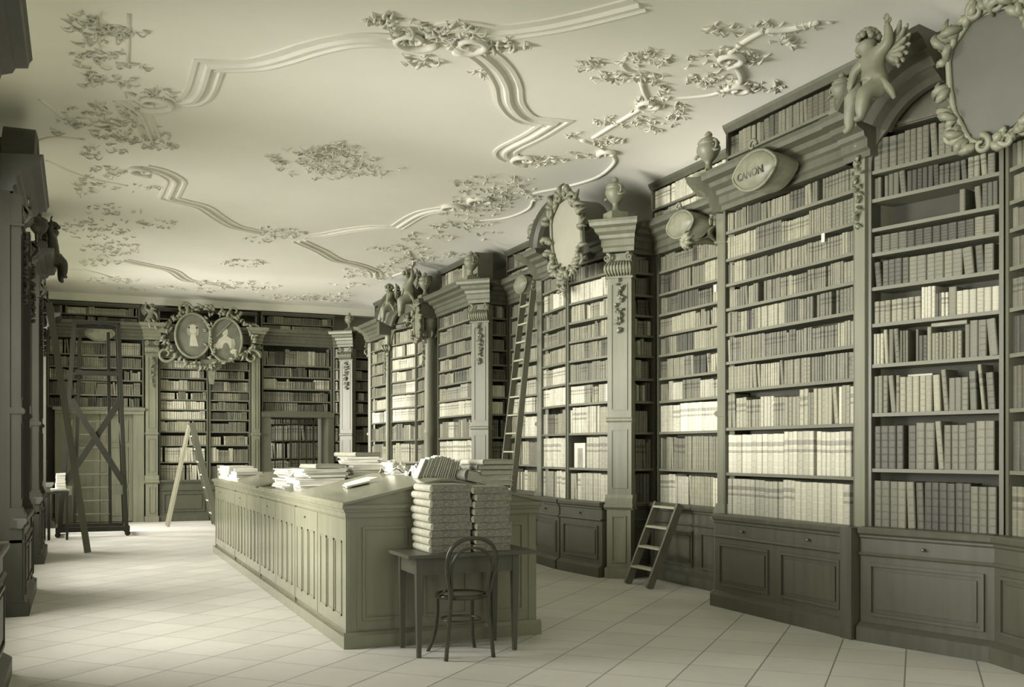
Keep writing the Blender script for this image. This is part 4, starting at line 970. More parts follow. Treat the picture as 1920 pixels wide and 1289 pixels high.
bundle((3.35, 10.75, z_), (0.46, 0.7, 0.24), -0.12, 'large white portfolio right of the heap', 5, seed=17)
bundle((3.32, 10.72, z_ + 0.245), (0.46, 0.66, 0.06), 0.15, 'sagging white sheets over the large portfolio', 4, seed=18)
bundle((2.86, 11.95, z_), (0.5, 0.5, 0.18), 0.3, 'bundle at the back of the paper heap', 8, seed=19)
bundle((3.4, 11.8, z_), (0.4, 0.5, 0.22), 0.1, 'bundle at back right of the heap', 7, seed=20)
# single papers on slope
sl = math.atan2(0.185, W / 2 - .05 + .03)
bundle(T(2.40, 9.25, 0.004), (0.24, 0.36, 0.022), -0.15, 'single white booklet on the near sloping desk top', 2, seed=30, tilt=(0, -sl), name='booklet', cat='booklet', spread=0.004)
bundle(T(2.52, 9.62, 0.003), (0.3, 0.22, 0.006), 0.3, 'loose white sheet behind the booklet on the slope', 1, seed=31, tilt=(0, -sl), name='paper_sheet', cat='papers')
# ridge and right slope
for i, (x, y, r) in enumerate([(2.92, 9.75, .14), (3.05, 9.45, .13), (2.98, 9.1, .12)]):
    crumple(T(x, y, 0.005), r, 'crumpled white paper left of the leaning booklets, %s' % ('farthest', 'middle', 'nearest')[i], 40 + i, 0.9)
q = random.Random(9); x = 2.74
for i in range(17):
    h = q.uniform(0.17, 0.2); a = 0.42 - 0.01 * i; t = q.uniform(0.008, 0.018); m = MB(); m.box(0, t, -0.12, 0.0, 0, h)
    o = m.build('booklet', MAT[q.choice(['paper', 'paper', 'board', 'spine', 'pages'])], None, False, T(x, 8.62, 0.006), 0); o.rotation_euler = (0, a, 0)
    tag(o, 'thin leaning booklet in the row on desk ridge, %s from left' % ordn(i + 1), 'booklet', 'leaning booklets on the desk ridge'); x += t / math.cos(a) + 0.008
flat_book(T(3.24, 8.55, 0.02), (0.26, 0.34, 0.10), 0.2, 'dark thick book right of leaning booklets', 'cloth', tilt=(0, sl))
crumple(T(3.18, 8.95, 0.0), 0.15, 'tall crumpled white sheets behind the dark thick book', 50, 1.3)
for k in range(5):
    flat_book((3.44 + (k % 2) * 0.01, 8.62, top_z(3.3, 8.6) + 0.012 + k * 0.047), (0.34, 0.44, 0.045), (0.05, -0.1, 0.12, -0.02, 0.2)[k], 'book in the pile at right end of the desk, %s' % ('lowest', 'second from bottom', 'middle', 'second from top', 'topmost')[k], ('paper', 'paper', 'board', 'cloth', 'board')[k], group='pile at the right end of the desk', tilt=(0, 0.0))
bundle((3.34, 9.15, top_z(3.34, 9.15) + 0.01), (0.3, 0.4, 0.2), 0.5, 'white bundle behind pile at the right end of the desk', 9, seed=33)

# ================================================================== TABLE, LEDGERS, CHAIR
TX0, TX1, TY0, TY1, TZ = 2.32, 3.40, 7.41, 7.985, 0.80
tb = empty('side_table', (TX0, TY0, 0), 0, 'small plain wooden table against the near end of the desk', 'table')
MB().box(0, TX1 - TX0, 0, TY1 - TY0, TZ - 0.028, TZ).build('tabletop', MAT['table'], tb)
m = MB(); m.box(0.1, TX1 - TX0 - 0.16, 0.05, 0.07, TZ - 0.16, TZ - 0.03); m.box(0.1, TX1 - TX0 - .16, TY1 - TY0 - 0.07, TY1 - TY0 - 0.05, TZ - 0.16, TZ - 0.03)
m.box(0.085, 0.105, 0.06, TY1 - TY0 - 0.06, TZ - 0.16, TZ - 0.03); m.box(TX1 - TX0 - .17, TX1 - TX0 - .15, 0.06, TY1 - TY0 - 0.06, TZ - 0.16, TZ - 0.03); m.build('apron', MAT['table'], tb)
for lx in (0.105, TX1 - TX0 - 0.17):
    for ly in (0.07, TY1 - TY0 - 0.07):
        m = MB(); vs = []
        for z, w in ((0, 0.016), (TZ - 0.18, 0.027), (TZ - 0.028, 0.027)):
            vs += [(lx - w, ly - w, z), (lx + w, ly - w, z), (lx + w, ly + w, z), (lx - w, ly + w, z)]
        fs = [(3, 2, 1, 0), (8, 9, 10, 11)]
        for k in (0, 4):
            for j in range(4): fs.append((k + j, k + (j + 1) % 4, k + 4 + (j + 1) % 4, k + 4 + j))
        m.add(vs, fs); m.build('leg', MAT['table'], tb)
def ledger(c, size, rot, label, group):
    w, l, t = size; root = empty('bound_ledger', c, rot, label, 'book', group)
    m = MB(); m.box(-w / 2, w / 2, -l / 2, l / 2, 0, 0.004); m.box(-w / 2, w / 2, -l / 2, l / 2, t - 0.004, t); m.box(-w / 2 + 0.01, w / 2 - 0.004, -l / 2 + 0.003, l / 2 - 0.003, 0.004, t - 0.004); m.build('tooled_binding', MAT['tooled'], root)
    n = 10; pts = [(-(w / 2 - 0.008 + 0.42 * t * math.cos(a)), t / 2 + t / 2 * math.sin(a)) for a in [-PI / 2 + PI * k / n for k in range(n + 1)]]
    m = MB(); m.poly(pts, -l / 2 + 0.0, l / 2 - 0.0); m.build('rounded_spine', MAT['spine'], root, False)
for st, (cx, n, zt, w) in enumerate([(2.70, 9, 0.535, 0.335), (3.05, 9, 0.515, 0.31)]):
    t = zt / n; q = random.Random(st + 4)
    for k in range(n):
        ledger((cx + (q.uniform(-0.015, 0.015) if k not in (0,) else 0), 7.72 + q.uniform(-0.008, 0.008), TZ + 0.001 + k * t), (w, 0.44, t - 0.002), q.uniform(-0.02, 0.02),
               'bound ledger in the %s stack on small table, %s from bottom' % (('left', 'right')[st], ordn(k + 1)), 'ledgers stacked on the small table')
# bentwood chair, facing +y
ch = empty('bentwood_chair', (2.77, 7.45, 0), 0, 'dark bentwood chair with looped back pushed under the small table', 'chair')
BW = MAT['black']
def cat(pts, n=6):
    P = [Vector(p) for p in pts]; P = [P[0] * 2 - P[1]] + P + [P[-1] * 2 - P[-2]]; out = []
    for i in range(1, len(P) - 2):
        for k in range(n):
            t = k / n; a, b, c, d = P[i - 1], P[i], P[i + 1], P[i + 2]
            out.append(0.5 * ((2 * b) + (c - a) * t + (2 * a - 5 * b + 4 * c - d) * t * t + (3 * b - a - 3 * c + d) * t ** 3))
    out.append(P[-2]); return out
back = [(-0.195, -0.175, 0), (-0.17, -0.165, 0.25), (-0.155, -0.165, 0.46), (-0.185, -0.19, 0.62), (-0.20, -0.215, 0.76), (-0.165, -0.235, 0.87), (-0.08, -0.245, 0.925), (0, -0.247, 0.935)]
full = back + [(-x, y, z) for x, y, z in back[::-1][1:]]
P = cat(full, 6); m = MB(); m.tube(P, 0.0165, 10); m.build('back_loop_and_rear_legs', BW, ch, True)
inner = [(-0.14, -0.17, 0.47), (-0.155, -0.19, 0.62), (-0.155, -0.212, 0.74), (-0.10, -0.228, 0.83), (0, -0.235, 0.86)]
P = cat(inner + [(-x, y, z) for x, y, z in inner[::-1][1:]], 6); m = MB(); m.tube(P, 0.011, 8); m.build('inner_loop', BW, ch, True)
m = MB(); pr = [(0.205 * 1, 0.452), (0.212, 0.462), (0.212, 0.478), (0.198, 0.486), (0.17, 0.484), (0.165, 0.470), (0.165, 0.455), (0.205, 0.452)]
N = 28; vs = []; fs = []
for r, z in pr:
    for k in range(N): vs.append((r * math.cos(2 * PI * k / N), 0.03 + r * math.sin(2 * PI * k / N), z))
for i in range(len(pr) - 1):
    for k in range(N): fs.append((i * N + k, i * N + (k + 1) % N, (i + 1) * N + (k + 1) % N, (i + 1) * N + k))
m.add(vs, fs); seat = m.build('seat_ring', BW, ch, True)
m = MB(); m.lathe([(0.17, 0.468), (0.17, 0.474)], 28, (0, 0.03, 0)); m.build('cane_panel', MAT['cane'], ch)
m = MB(); m.tube([(0.155 * math.cos(2 * PI * k / 28), 0.03 + 0.155 * math.sin(2 * PI * k / 28), 0.28) for k in range(29)], 0.009, 8); m.build('stretcher_ring', BW, ch, True)
for sx in (-1, 1):
    m = MB(); m.tube(cat([(sx * 0.15, 0.16, 0.455), (sx * 0.148, 0.17, 0.3), (sx * 0.165, 0.20, 0.12), (sx * 0.20, 0.245, 0.0)], 6), [0.016] * 12 + [0.014] * 7, 10); m.build('leg', BW, ch, True)
    m = MB(); m.tube(cat([(sx * 0.172, -0.172, 0.62), (sx * 0.178, -0.13, 0.54), (sx * 0.20, -0.04, 0.49), (sx * 0.212, 0.05, 0.475)], 6), 0.009, 8); m.build('hip_brace', BW, ch, True)

# ================================================================== LADDERS
# small step ladder at recessed bay
sl_ = empty('step_ladder', (6.08, 10.40, 0), 0, 'small four-rung step ladder leaning on cabinet of the recessed bay', 'ladder')
for y in (-0.25, 0.25):
    MB().bar((0, y, 0.004), (0.42, y, 0.97), 0.09, 0.035, (1, 0, -0.4)).build('rail', MAT['plank'], sl_)
for k in range(4):
    t = 0.22 + 0.245 * k; c = (0.42 * t, 0, 0.97 * t)
    MB().box(c[0] - 0.055, c[0] + 0.055, -0.235, 0.235, c[2] - 0.012, c[2] + 0.012).build('tread', MAT['pale_plank'], sl_)
# tall leaning ladder
tl = empty('leaning_ladder', (5.60, 13.52, 0), 0, 'tall wooden ladder leaning against the far side of bow-fronted bookcase', 'ladder')
for y, yt in ((-0.24, -0.17), (0.24, 0.17)):
    MB().bar((0, y, 0.004), (0.46, yt, 3.92), 0.085, 0.035, (1, 0, 0)).build('rail', MAT['plank'], tl)
for k in range(14):
    t = 0.065 + k * 0.068; yy = 0.24 - 0.07 * t
    MB().box(0.46 * t - 0.04, 0.46 * t + 0.04, -yy, yy, 3.92 * t - 0.011, 3.92 * t + 0.011).build('tread', MAT['pale_plank'], tl)
# pale stepladder at back
st = empty('folding_stepladder', (2.2, 22.6, 0), 0, 'pale folding stepladder standing before the central back bookcase', 'ladder')
for y in (-0.22, 0.22): MB().bar((-0.45, y * 1.1, 0.004), (0, y * 0.6, 2.15), 0.06, 0.03, (1, 0, 0)).build('rear_leg', MAT['pale_plank'], st)
for y in (-0.24, 0.24): MB().bar((0.55, y * 1.1, 0.004), (0.03, y * 0.6, 2.2), 0.12, 0.03, (1, 0, 0)).build('rail', MAT['plank'], st)
for k in range(7):
    t = 0.12 + 0.125 * k; MB().box(0.55 - 0.52 * t - 0.06, 0.55 - 0.52 * t + 0.06, -0.25 + 0.1 * t, 0.25 - 0.1 * t, 2.2 * t - 0.012, 2.2 * t + 0.012).build('tread', MAT['pale_plank'], st)
# rolling ladder tower
tw = empty('rolling_ladder_tower', (0.25, 20.9, 0), 0, 'tall dark wheeled ladder tower with crossed braces before the back door', 'ladder')
m = MB(); m.bar((-0.62, -0.5, 0.14), (0.66, -0.5, 0.14), 0.09, 0.07); m.bar((-0.62, 0.5, 0.14), (0.66, 0.5, 0.14), 0.09, 0.07); m.bar((-0.58, -0.5, 0.14), (-0.58, 0.5, 0.14), 0.09, 0.07); m.bar((0.62, -0.5, 0.14), (0.62, 0.5, 0.14), 0.09, 0.07); m.build('base_frame', MAT['dark'], tw)
for x in (-0.58, 0.62):
    for y in (-0.5, 0.5):
        m = MB(); m.tube([(x, y - 0.02, 0.052), (x, y + 0.02, 0.052)], 0.05, 16); m.box(x - 0.03, x + 0.03, y - 0.03, y + 0.03, 0.06, 0.12); m.build('caster', MAT['dark'], tw)
for x, xt in ((-0.55, -0.30), (0.60, 0.46)):
    for y, yt in ((-0.48, -0.38), (0.48, 0.30)):
        MB().bar((x, y, 0.15), (xt, yt, 4.0), 0.075, 0.07, (1, 0, 0)).build('post', MAT['dark'], tw)
MB().bar((-0.36, -0.47, 2.55), (0.55, -0.48, 1.0), 0.11, 0.03, (0, 0, 1)).build('cross_brace', MAT['dark'], tw)
MB().bar((0.50, -0.43, 2.55), (-0.46, -0.45, 1.0), 0.11, 0.03, (0, 0, 1)).build('cross_brace', MAT['dark'], tw)
for x, xt in ((-0.30, -0.20), (0.34, 0.30)): MB().bar((x, 0.25, 0.17), (xt, 0.22, 3.9), 0.06, 0.04, (1, 0, 0)).build('ladder_rail', MAT['dark'], tw)
for k in range(14):
    z = 0.38 + k * 0.255; t = z / 4; xa, xb = -0.30 + 0.1 * t, 0.34 - 0.04 * t
    m = MB(); m.tube([(xa, 0.24 - 0.01 * t, z), (xb, 0.24 - 0.01 * t, z)], 0.014, 8); m.build('rung', MAT['plank'], tw)
m = MB(); m.box(-0.36, 0.5, -0.42, 0.34, 3.06, 3.10); m.build('platform', MAT['dark'], tw)
m = MB(); m.bar((-0.31, -0.4, 4.0), (0.47, -0.4, 4.0), 0.06, 0.05); m.bar((-0.31, 0.32, 4.0), (0.47, 0.32, 4.0), 0.06, 0.05); m.bar((-.31, -.4, 4.0), (-.31, .32, 4.0), .06, .05); m.bar((.47, -.4, 4.0), (.47, .32, 4.0), .06, .05); m.build('handrail', MAT['dark'], tw)
for x, xt in ((-0.55, -0.30), (0.60, 0.46)):
    MB().bar((x * 1.0, -0.46, 0.9), (xt * 0.98 + x * 0.1, 0.40, 2.2), 0.04, 0.025, (1, 0, 0)).build('side_brace', MAT['plank'], tw)
MB().box(-0.56, -0.34, -0.475, -0.455, 0.78, 0.95).build('side_board', MAT['plank'], tw)
MB().box(0.36, 0.6, -0.475, -0.455, 0.78, 0.95).build('side_board', MAT['plank'], tw)
# leaning plank ladder at left pier
lp = empty('leaning_ladder', (0.15, 17.35, 0), 0, 'single dark ladder plank leaning on left window pier before the tower', 'ladder')
for y in (-0.11, 0.11): MB().bar((0, y, 0.004), (-0.555, y + 0.0, 3.9), 0.10, 0.04, (1, 0, 0)).build('rail', MAT['plank'], lp)
for k in range(13):
    t = 0.07 + k * 0.068; MB().box(-0.555 * t - 0.03, -0.555 * t + 0.03, -0.095, 0.095, 3.9 * t - 0.01, 3.9 * t + 0.01).build('tread', MAT['plank'], lp)
# little stand with a white block of paper
sd = empty('reading_stand', (-0.30, 20.0, 0), 0, 'small dark stand between left pier and ladder tower', 'stand')
MB().box(-0.2, 0.16, -0.16, 0.16, 0.83, 0.87).build('top', MAT['dark'], sd)
for x in (-0.17, 0.13):
    for y in (-0.13, 0.13): MB().box(x - 0.02, x + 0.02, y - 0.02, y + 0.02, 0, 0.83).build('leg', MAT['dark'], sd)
bundle((-0.30, 20.0, 0.872), (0.30, 0.26, 0.05), 0.0, 'white papers lying on the small dark stand', 4, seed=71)
bundle((-0.28, 20.0, 0.925), (0.16, 0.2, 0.27), 0.1, 'tall white card block standing on the small dark stand', 6, seed=72, spread=0.003)

# ================================================================== CEILING STUCCO
def cpath(pts, n=7):
    """pixel waypoints -> smooth path of the ceiling surface; a repeated point makes a corner"""
    segs = [[pts[0]]]
    for a in pts[1:]:
        if a == segs[-1][-1]: segs.append([a])
        else: segs[-1].append(a)
    out = []
    for sg in segs:
        P = [on_ceiling(*p) for p in sg]
        c = cat(P, n) if len(P) > 2 else P
        out += c if not out else c[1:]
    r = []
    for p in out:
        if not r or (p - r[-1]).length > 0.02: r.append(Vector((p.x, p.y, ceil_z(p.x, p.y) + 0.004)))
    return r
relief = empty('ceiling_relief', (2.8, 12.0, 5.2), 0, 'white stucco mouldings, ribbons and volutes framing the ceiling panels', 'stucco')
def rel(o):
    o.parent = relief; o.matrix_parent_inverse = relief.matrix_basis.inverted(); return o
def moulding(pts, label, w=0.3, d=0.036, name='ceiling_moulding', n=7):
    s = w / 2; prof = [(-s, 0), (-s, 0.5 * d), (-0.72 * s, 0.6 * d), (-0.6 * s, 0.12 * d), (-0.25 * s, 0.25 * d), (-0.1 * s, d), (0.15 * s, d), (0.3 * s, 0.3 * d), (0.62 * s, 0.12 * d), (0.75 * s, 0.7 * d), (s, 0.5 * d), (s, 0)]
    m = MB(); m.sweep(cpath(pts, n), prof, (0, 0, -1)); return rel(m.build(name, MAT['stucco']))
def cord(pts, label, r=0.02, n=6):
    m = MB(); P = [p + Vector((0, 0, 0.0)) for p in cpath(pts, n)]; m.tube(P, r, 7); return rel(m.build('stucco_ribbon', MAT['stucco'], None, True))
moulding([(335, 190), (358, 188), (376, 170), (392, 122), (392, 122), (425, 123), (480, 120), (530, 108), (580, 92), (640, 78), (700, 74), (760, 78)], 'broad triple moulding at upper left of large ceiling frame', 0.30)
moulding([(858, 82), (900, 100), (932, 128), (950, 160), (957, 195), (985, 222), (1040, 230), (1040, 230), (1000, 255), (955, 278), (948, 290), (962, 300)], 'broad S-curved moulding at right of large ceiling frame', 0.30)
moulding([(268, 313), (300, 321), (328, 337), (325, 352), (316, 371), (316, 371), (345, 378), (380, 388), (410, 408), (440, 424), (490, 436)], 'stepped moulding at lower left of large ceiling frame', 0.27)
moulding([(545, 443), (600, 441), (650, 432), (700, 426), (745, 426), (745, 426), (775, 407), (800, 397), (835, 391)], 'thin moulding at lower right of large ceiling frame', 0.27)
moulding([(560, 452), (600, 470), (630, 487), (665, 495), (700, 508), (705, 520)], 'curved moulding beyond large ceiling frame, toward cherubs', 0.28)
moulding([(230, 487), (275, 497), (320, 507), (350, 525), (400, 532), (440, 540)], 'curved moulding near the back wall at left of ceiling', 0.28)
moulding([(800, 66), (860, 52), (930, 60), (1010, 52), (1090, 36), (1200, 8)], 'curved moulding of the near ceiling frame at top edge', 0.30)
moulding([(230, 188), (265, 215), (285, 262)], 'short curved double moulding at far left of ceiling', 0.22)
cord([(1148, 288), (1152, 305), (1120, 332), (1060, 350), (1000, 362)], 'thin stucco cord curving above round hood, upper', 0.028)
cord([(1000, 375), (990, 392), (950, 408), (900, 414)], 'thin stucco cord curving above round hood, lower', 0.026)
cord([(1090, 262), (1125, 275), (1143, 288)], 'short stucco scroll stem at right of ceiling', 0.03)
cord([(1112, 258), (1160, 228), (1215, 195)], 'straight stucco ribbon at right of ceiling, lower', 0.03)
cord([(1240, 182), (1270, 184), (1330, 178), (1360, 168)], 'straight stucco ribbon at right of ceiling, middle', 0.025)
cord([(1350, 118), (1378, 122), (1390, 140), (1386, 156)], 'hooked stucco scroll under right ceiling ribbon', 0.04)
cord([(1362, 104), (1395, 78), (1430, 58)], 'straight stucco ribbon at right of ceiling, upper', 0.03)
cord([(1435, 56), (1480, 54), (1535, 40)], 'straight stucco ribbon at top right of ceiling', 0.035)
cord([(1165, 118), (1175, 130), (1200, 136), (1215, 137)], 'small hooked stucco stem left of right ribbons', 0.025)
cord([(1202, 152), (1207, 170), (1216, 190)], 'short vertical stucco stem at right ribbon', 0.028)
cord([(74, 186), (100, 206), (132, 238)], 'dark stucco cord at far left of ceiling, upper', 0.02)
cord([(86, 300), (130, 320), (175, 335), (240, 348)], 'dark stucco cord at far left of ceiling, middle', 0.02)
cord([(66, 290), (66, 268), (100, 256), (160, 262)], 'looping stucco cord beside round crest at far left', 0.018)
cord([(242, 25), (240, 115)], 'straight vertical stucco cord at top left of ceiling', 0.02)
cord([(740, 78), (880, 500)][:0] or [(130, 505), (165, 507), (210, 520), (240, 532)], 'thin stucco cord near dark cherub at left', 0.02)
cord([(766, 470), (775, 492), (762, 508), (735, 518)], 'thin stucco cord above right cherub of far pair', 0.025)
def spray(label, clusters, size=0.13, r=0.017, seed=1):
    m = MB(); q = random.Random(seed)
    for (cx, cy, rx, ry, n) in clusters:
        for k in range(n):
            a = q.uniform(0, 2 * PI); e = math.sqrt(q.random()); u, v = cx + rx * e * math.cos(a), cy + ry * e * math.sin(a)
            p = on_ceiling(u, v)
            for j in range(q.choice([1, 1, 2])):
                leafy(m, (p.x + q.uniform(-.05, .05), p.y + q.uniform(-.05, .05), p.z), q.uniform(0.45, 1.15) * size, r * q.uniform(0.35, 0.75), q.uniform(0, 2 * PI), (0, 0, -1), (1, 0, 0), (0, 1, 0), q.uniform(-2.4, 2.4), 6, q.uniform(0.08, 0.28))
    return tag(m.build('stucco_foliage', MAT['leaf'], None, True), label, 'stucco')
spray('diamond-shaped stucco foliage rosette in middle of the large ceiling frame', [(615, 302, 60, 22, 60), (615, 302, 105, 34, 60), (560, 292, 70, 14, 26), (690, 318, 60, 12, 24), (640, 275, 40, 12, 14)], 0.17, 0.016, 1)
spray('small diamond stucco rosette in far ceiling compartment', [(455, 492, 42, 8, 40)], 0.16, 0.018, 2)
spray('stucco foliage at top left corner of ceiling', [(165, 40, 30, 18, 18), (190, 55, 50, 12, 18), (240, 62, 45, 14, 14), (170, 85, 20, 22, 14), (190, 105, 45, 12, 14), (250, 120, 30, 8, 8)], 0.16, 0.017, 3)
spray('stucco foliage spreading at left of ceiling', [(170, 130, 25, 30, 16), (210, 155, 50, 14, 20), (285, 175, 45, 10, 16), (190, 215, 60, 30, 36), (240, 240, 60, 26, 36), (300, 262, 50, 16, 26), (190, 275, 50, 22, 22), (120, 232, 30, 22, 14)], 0.16, 0.017, 4)
spray('stucco foliage below left stepped moulding', [(210, 320, 40, 10, 18), (160, 345, 22, 22, 20), (240, 350, 60, 10, 12), (200, 395, 70, 14, 18), (150, 420, 60, 16, 24), (200, 440, 60, 16, 26), (280, 420, 70, 12, 26)], 0.16, 0.017, 5)
spray('shaded stucco foliage near the dark cherub', [(200, 465, 60, 14, 40), (180, 490, 50, 8, 16), (215, 525, 50, 8, 24), (250, 545, 30, 5, 12)], 0.18, 0.018, 6)
spray('carved stucco shell and foliage at top centre of ceiling', [(720, 38, 40, 10, 22), (790, 60, 50, 18, 40), (850, 62, 50, 20, 46), (950, 84, 44, 10, 22), (785, 118, 22, 10, 12), (900, 130, 12, 8, 5)], 0.17, 0.024, 7)
spray('stucco foliage at right corner of the large ceiling frame', [(1010, 300, 60, 10, 36), (930, 345, 80, 22, 50), (900, 380, 60, 20, 44), (960, 365, 60, 16, 26), (880, 398, 50, 8, 20)], 0.16, 0.019, 8)
spray('stucco garland descending over the straight bay', [(850, 420, 60, 10, 26), (800, 445, 60, 12, 24), (900, 430, 30, 20, 14), (740, 465, 60, 8, 26), (790, 480, 40, 10, 24), (845, 478, 30, 6, 10)], 0.17, 0.019, 9)
spray('stucco foliage above the far pair of cherubs', [(690, 512, 50, 14, 34), (740, 500, 30, 20, 22), (770, 486, 24, 8, 14), (660, 535, 50, 6, 10)], 0.18, 0.019, 10)
spray('stucco foliage near back wall at right of ceiling', [(590, 563, 60, 10, 46), (640, 552, 30, 5, 10), (520, 556, 30, 5, 8)], 0.2, 0.02, 11)
spray('stucco foliage near back wall above the portraits', [(430, 532, 60, 9, 34), (350, 560, 70, 6, 18), (500, 538, 30, 5, 10)], 0.2, 0.02, 12)
spray('stucco flowers joining the two ceiling frames', [(520, 434, 45, 10, 34), (560, 440, 30, 6, 10), (490, 448, 40, 6, 8)], 0.17, 0.018, 13)
spray('stucco foliage at right of ceiling, upper group', [(1350, 55, 30, 12, 12), (1370, 95, 28, 14, 16), (1430, 50, 24, 10, 12), (1470, 70, 26, 16, 12), (1510, 45, 30, 8, 10), (1330, 112, 40, 10, 14), (1410, 112, 18, 14, 10), (1320, 150, 40, 14, 26), (1420, 160, 50, 9, 28), (1370, 165, 24, 8, 14)], 0.14, 0.019, 14)
spray('stucco foliage at right of ceiling, middle group', [(1110, 120, 26, 9, 12), (1210, 108, 44, 14, 30), (1150, 145, 34, 12, 20), (1210, 145, 30, 8, 14), (1240, 165, 14, 10, 8), (1220, 190, 24, 14, 22), (1265, 205, 20, 20, 16)], 0.14, 0.019, 15)
spray('stucco foliage at right of ceiling, lower group', [(1130, 225, 20, 8, 10), (1185, 225, 40, 12, 20), (1230, 235, 30, 10, 14), (1075, 255, 18, 6, 8), (1140, 265, 26, 10, 20), (1095, 290, 40, 4, 10), (1160, 262, 12, 4, 4)], 0.14, 0.019, 16)
for (u, v, R, a0, sg) in [(775, 72, 0.22, 0, 1), (880, 80, 0.2, 2, -1), (985, 297, 0.2, 1, 1), (845, 388, 0.2, 0, -1), (905, 375, .22, 2, 1), (268, 318, 0.2, 1, 1), (285, 190, 0.25, 2, -1), (1215, 192, 0.14, 0, 1), (1365, 108, 0.16, 1, -1), (1385, 165, 0.14, 3, 1), (1140, 285, 0.12, 2, 1)]:
    m = MB(); p = on_ceiling(u, v); scroll(m, (p.x, p.y, p.z), R, 0.035, a0, 1.15, sg, (0, 0, -1), (1, 0, 0), (0, 1, 0)); rel(m.build('stucco_volute', MAT['stucco'], None, True))

# ================================================================== BOOKS INTO THE SCENE
HID = {'A2', 'L0', 'L1', 'L2', 'L3', 'H', 'aBM'}
WHERE = {'A': 'nearest bay at the right edge', 'B': 'straight bay beside the nearest bay', 'C': 'recessed bay by the step ladder', 'CR': 'dark return by the bright pilaster',
         'D1': 'right half of bow-fronted bookcase', 'D2': 'left half of bow-fronted bookcase', 'aB': 'nearest attic case', 'aC': 'attic case between two urns', 'E': 'straight bay right of the round column', 'aE': 'attic case beside the column'}
def vis(b):
    c = b['M'] @ Vector((b['x'] + b['t'] / 2, 0.02, b['z'] + b['h'] / 2)); u, v, d = proj(c)
    a = b['M'] @ Vector((b['x'], 0.02, b['z'])); e = b['M'] @ Vector((b['x'] + b['t'], 0.02, b['z']))
    w = abs(proj(e)[0] - proj(a)[0]); hh = FPX * b['h'] / d
    ok = -5 < u < 1925 and -5 < v < 1294 and d > 1 and b['base'] not in HID
    return w * hh if ok else 0
for b in BOOKS: b['score'] = vis(b)
SEL = set(id(b) for b in sorted([b for b in BOOKS if b['base'] in WHERE], key=lambda b: -b['score'])[:300])
U_R, U_P = make_unit('ribbed_book', True), make_unit('smooth_book', False)
def rowname(base, i):
    if base.startswith('a'): return ('lower', 'upper')[i] + ' shelf'
    return ('lowest' if i == 0 else ordn(i + 1) + ' lowest') + ' shelf'
def rgba(b): g = b['g']; f = {'pale': 0.76, 'cream': 0.74}.get(b['tone'], 0.68); return (g, g * 0.985, g * f, b['ti'])
SEG = [(0, 0.055), (0.12, 0.015), (0.5, 0.0), (0.88, 0.015), (1, 0.055)]
sv, sf, suv, sc = [], [], [], []
tpl = None
for b in BOOKS:
    if id(b) in SEL:
        me = U_R if b['style'] in ('ribbed', 'darkcalf', 'calf') or (b['n'] % 3 == 0) else U_P
        if tpl is None: tpl = bpy.data.objects.new('book', me); o = tpl
        else: o = tpl.copy(); o.data = me
        COL.objects.link(o)
        o.matrix_world = book_matrix(b) @ Matrix.Diagonal((b['t'], b['d'], b['h'], 1)); o.color = rgba(b)
        sz = 'tall' if b['h'] > 0.33 else ('small' if b['h'] < 0.2 else 'upright')
        o['label'] = '%s %s book, %s from left, %s, %s' % (sz, TONEW[b['tone']], ordn(b['n']), rowname(*b['row']), WHERE[b['base']])
        o['category'] = 'book'; o['group'] = 'books on the %s of the %s' % (rowname(*b['row']), WHERE[b['base']])
    else:
        if b['base'] == 'aBM': continue
        Mx = book_matrix(b); o0 = len(sv); D = b['d'] * 0.9
        for z in (0, 1):
            for x, y in SEG: sv.append(tuple(Mx @ Vector((x * b['t'], y * b['d'], z * b['h'])))); suv.append((x, z))
            for x in (1, 0): sv.append(tuple(Mx @ Vector((x * b['t'], D, z * b['h'])))); suv.append((x, z))
        n = len(SEG) + 2
        for k in range(n): sf.append((o0 + k, o0 + (k + 1) % n, o0 + n + (k + 1) % n, o0 + n + k))
        sf.append(tuple(o0 + n + k for k in range(n)))
        sc += [rgba(b)] * (2 * n)
me = bpy.data.meshes.new('shelved_books'); me.from_pydata(sv, [], sf); me.materials.append(BOOKS_M)
ul = me.uv_layers.new(name='UVMap'); ca = me.color_attributes.new('cover_tone', 'FLOAT_COLOR', 'POINT')
lv = [0] * len(me.loops); me.loops.foreach_get('vertex_index', lv); dat = []
for i in lv: dat += suv[i]
ul.data.foreach_set('uv', dat); dat = []
for c in sc: dat += c
ca.data.foreach_set('color', dat); me.update()
o = bpy.data.objects.new('shelved_books', me); COL.objects.link(o)
tag(o, 'all the remaining leather and vellum books filling the more distant shelves', 'books', None, 'stuff')
# books and papers lying across the tops of rows
def lay(u, v, X, size, rot, label, cover='paper', tilt=(0, 0)):
    p = rwpos(u, v, X); flat_book(p, size, rot, label, cover, tilt=tilt)
lay(1482, 757, 6.32, (0.16, 0.30, 0.028), 0.1, 'white book lying on top of a row in straight bay, lower of two')
lay(1495, 752, 6.32, (0.16, 0.34, 0.024), -0.05, 'white book lying on top of a row in straight bay, upper of two', tilt=(0.05, 0))
lay(1695, 540, 6.5, (0.16, 0.18, 0.03), 0.25, 'pale book lying on leaning books in nearest bay')
lay(1735, 707, 6.5, (0.16, 0.22, 0.02), 0.25, 'white book lying on dark ribbed row in nearest bay')
lay(1790, 612, 6.5, (0.17, 0.30, 0.03), 0.25, 'long brown book lying across a row in nearest bay', 'board')

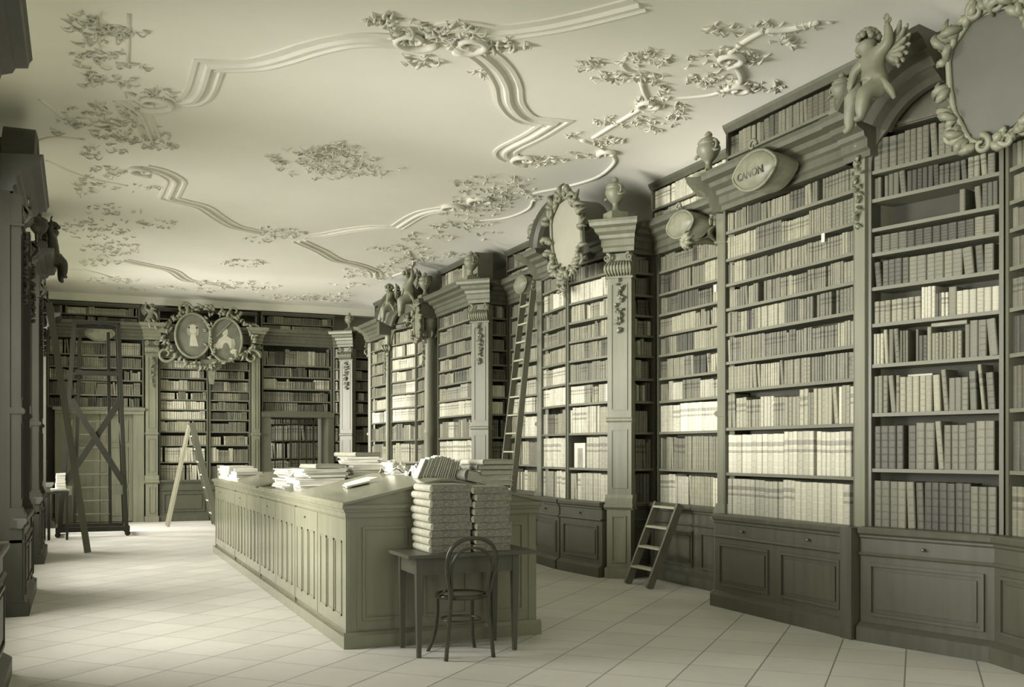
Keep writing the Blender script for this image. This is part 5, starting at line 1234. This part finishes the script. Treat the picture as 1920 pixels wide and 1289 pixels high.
L_, rot_, M_ = frame((6.11, 12.34), (6.2, 11.32))
root = empty('display_book', tuple(M_ @ Vector((0.10, 0.05, 1.376))), rot_, 'pale book facing outward with dark panel on its cover, bow-fronted bookcase', 'book')
MB().box(0, 0.27, 0, 0.04, 0, 0.33).build('cover', MAT['paper'], root); MB().box(0.09, 0.21, -0.003, 0.0, 0.0, 0.26).build('dark_panel', MAT['board'], root)
def slip(u, v, X, label):
    p = rwpos(u, v, X); o = MB().box(-0.022, 0.022, 0, 0.003, -0.04, 0.04).build('paper_slip', MAT['paper'], None, False, p, RW); tag(o, label, 'note')
slip(1543, 446, 6.19, 'white paper slip hanging at a shelf edge in the straight bay')
slip(1341, 541, 6.79, 'white paper slip on a book at the right of the recessed bay')
# ================================================================== LIGHT AND CAMERA
E = dict(win=(70, 225, 235, 225, 400), ground=(105, 100, 36, 24, 50), world=1.0)  # ground: energies of the added upward fill lamps
for i, (a, b) in enumerate(WIN):
    for nm, en, sp, sl, zc, hh in (('sky_light', E['win'][i], 2.2, -0.38, 2.65, 3.3), ('added_ceiling_fill', E['ground'][i], 1.0, 0.13, 2.1, 2.2)):  # second lamp at each window is an added fill, brightening the right-hand ceiling
        L = bpy.data.lights.new('%s_window_%d' % (nm, i + 1), 'AREA'); L.shape = 'RECTANGLE'; L.size = b - a - 0.1; L.size_y = hh; L.energy = en; L.color = (1, 0.968, 0.93); L.spread = sp
        o = bpy.data.objects.new(L.name, L); COL.objects.link(o); o.location = (-1.85, (a + b) / 2, zc)
        o.rotation_euler = Vector((1, 0, sl)).to_track_quat('-Z', 'Y').to_euler()
L = bpy.data.lights.new('daylight_room_beyond', 'AREA'); L.shape = 'RECTANGLE'; L.size = 0.5; L.size_y = 1.6; L.energy = 26
o = bpy.data.objects.new('daylight_room_beyond', L); COL.objects.link(o); o.location = (3.84, 25.45, 1.9); o.rotation_euler = Vector((1, 0.15, -0.1)).to_track_quat('-Z', 'Y').to_euler()
w = bpy.data.worlds.new('daylight'); S.world = w; w.use_nodes = True
bg = w.node_tree.nodes['Background']; bg.inputs[0].default_value = (0.95, 0.97, 0.93, 1); bg.inputs[1].default_value = E['world']
cam = bpy.data.cameras.new('camera'); co = bpy.data.objects.new('camera', cam); COL.objects.link(co)
co.location = (0, 0, CAMZ); co.rotation_euler = (PI / 2, 0, -TH)
cam.sensor_fit = 'HORIZONTAL'; cam.sensor_width = 36; cam.lens = 36 * FPX / 1920; cam.shift_y = (HV - 644.5) / 1920; cam.clip_end = 100
S.camera = co
S.view_settings.view_transform = 'Standard'; S.view_settings.look = 'None'; S.view_settings.gamma = 1; S.view_settings.exposure = 0.0; S.view_settings.use_curve_mapping = False
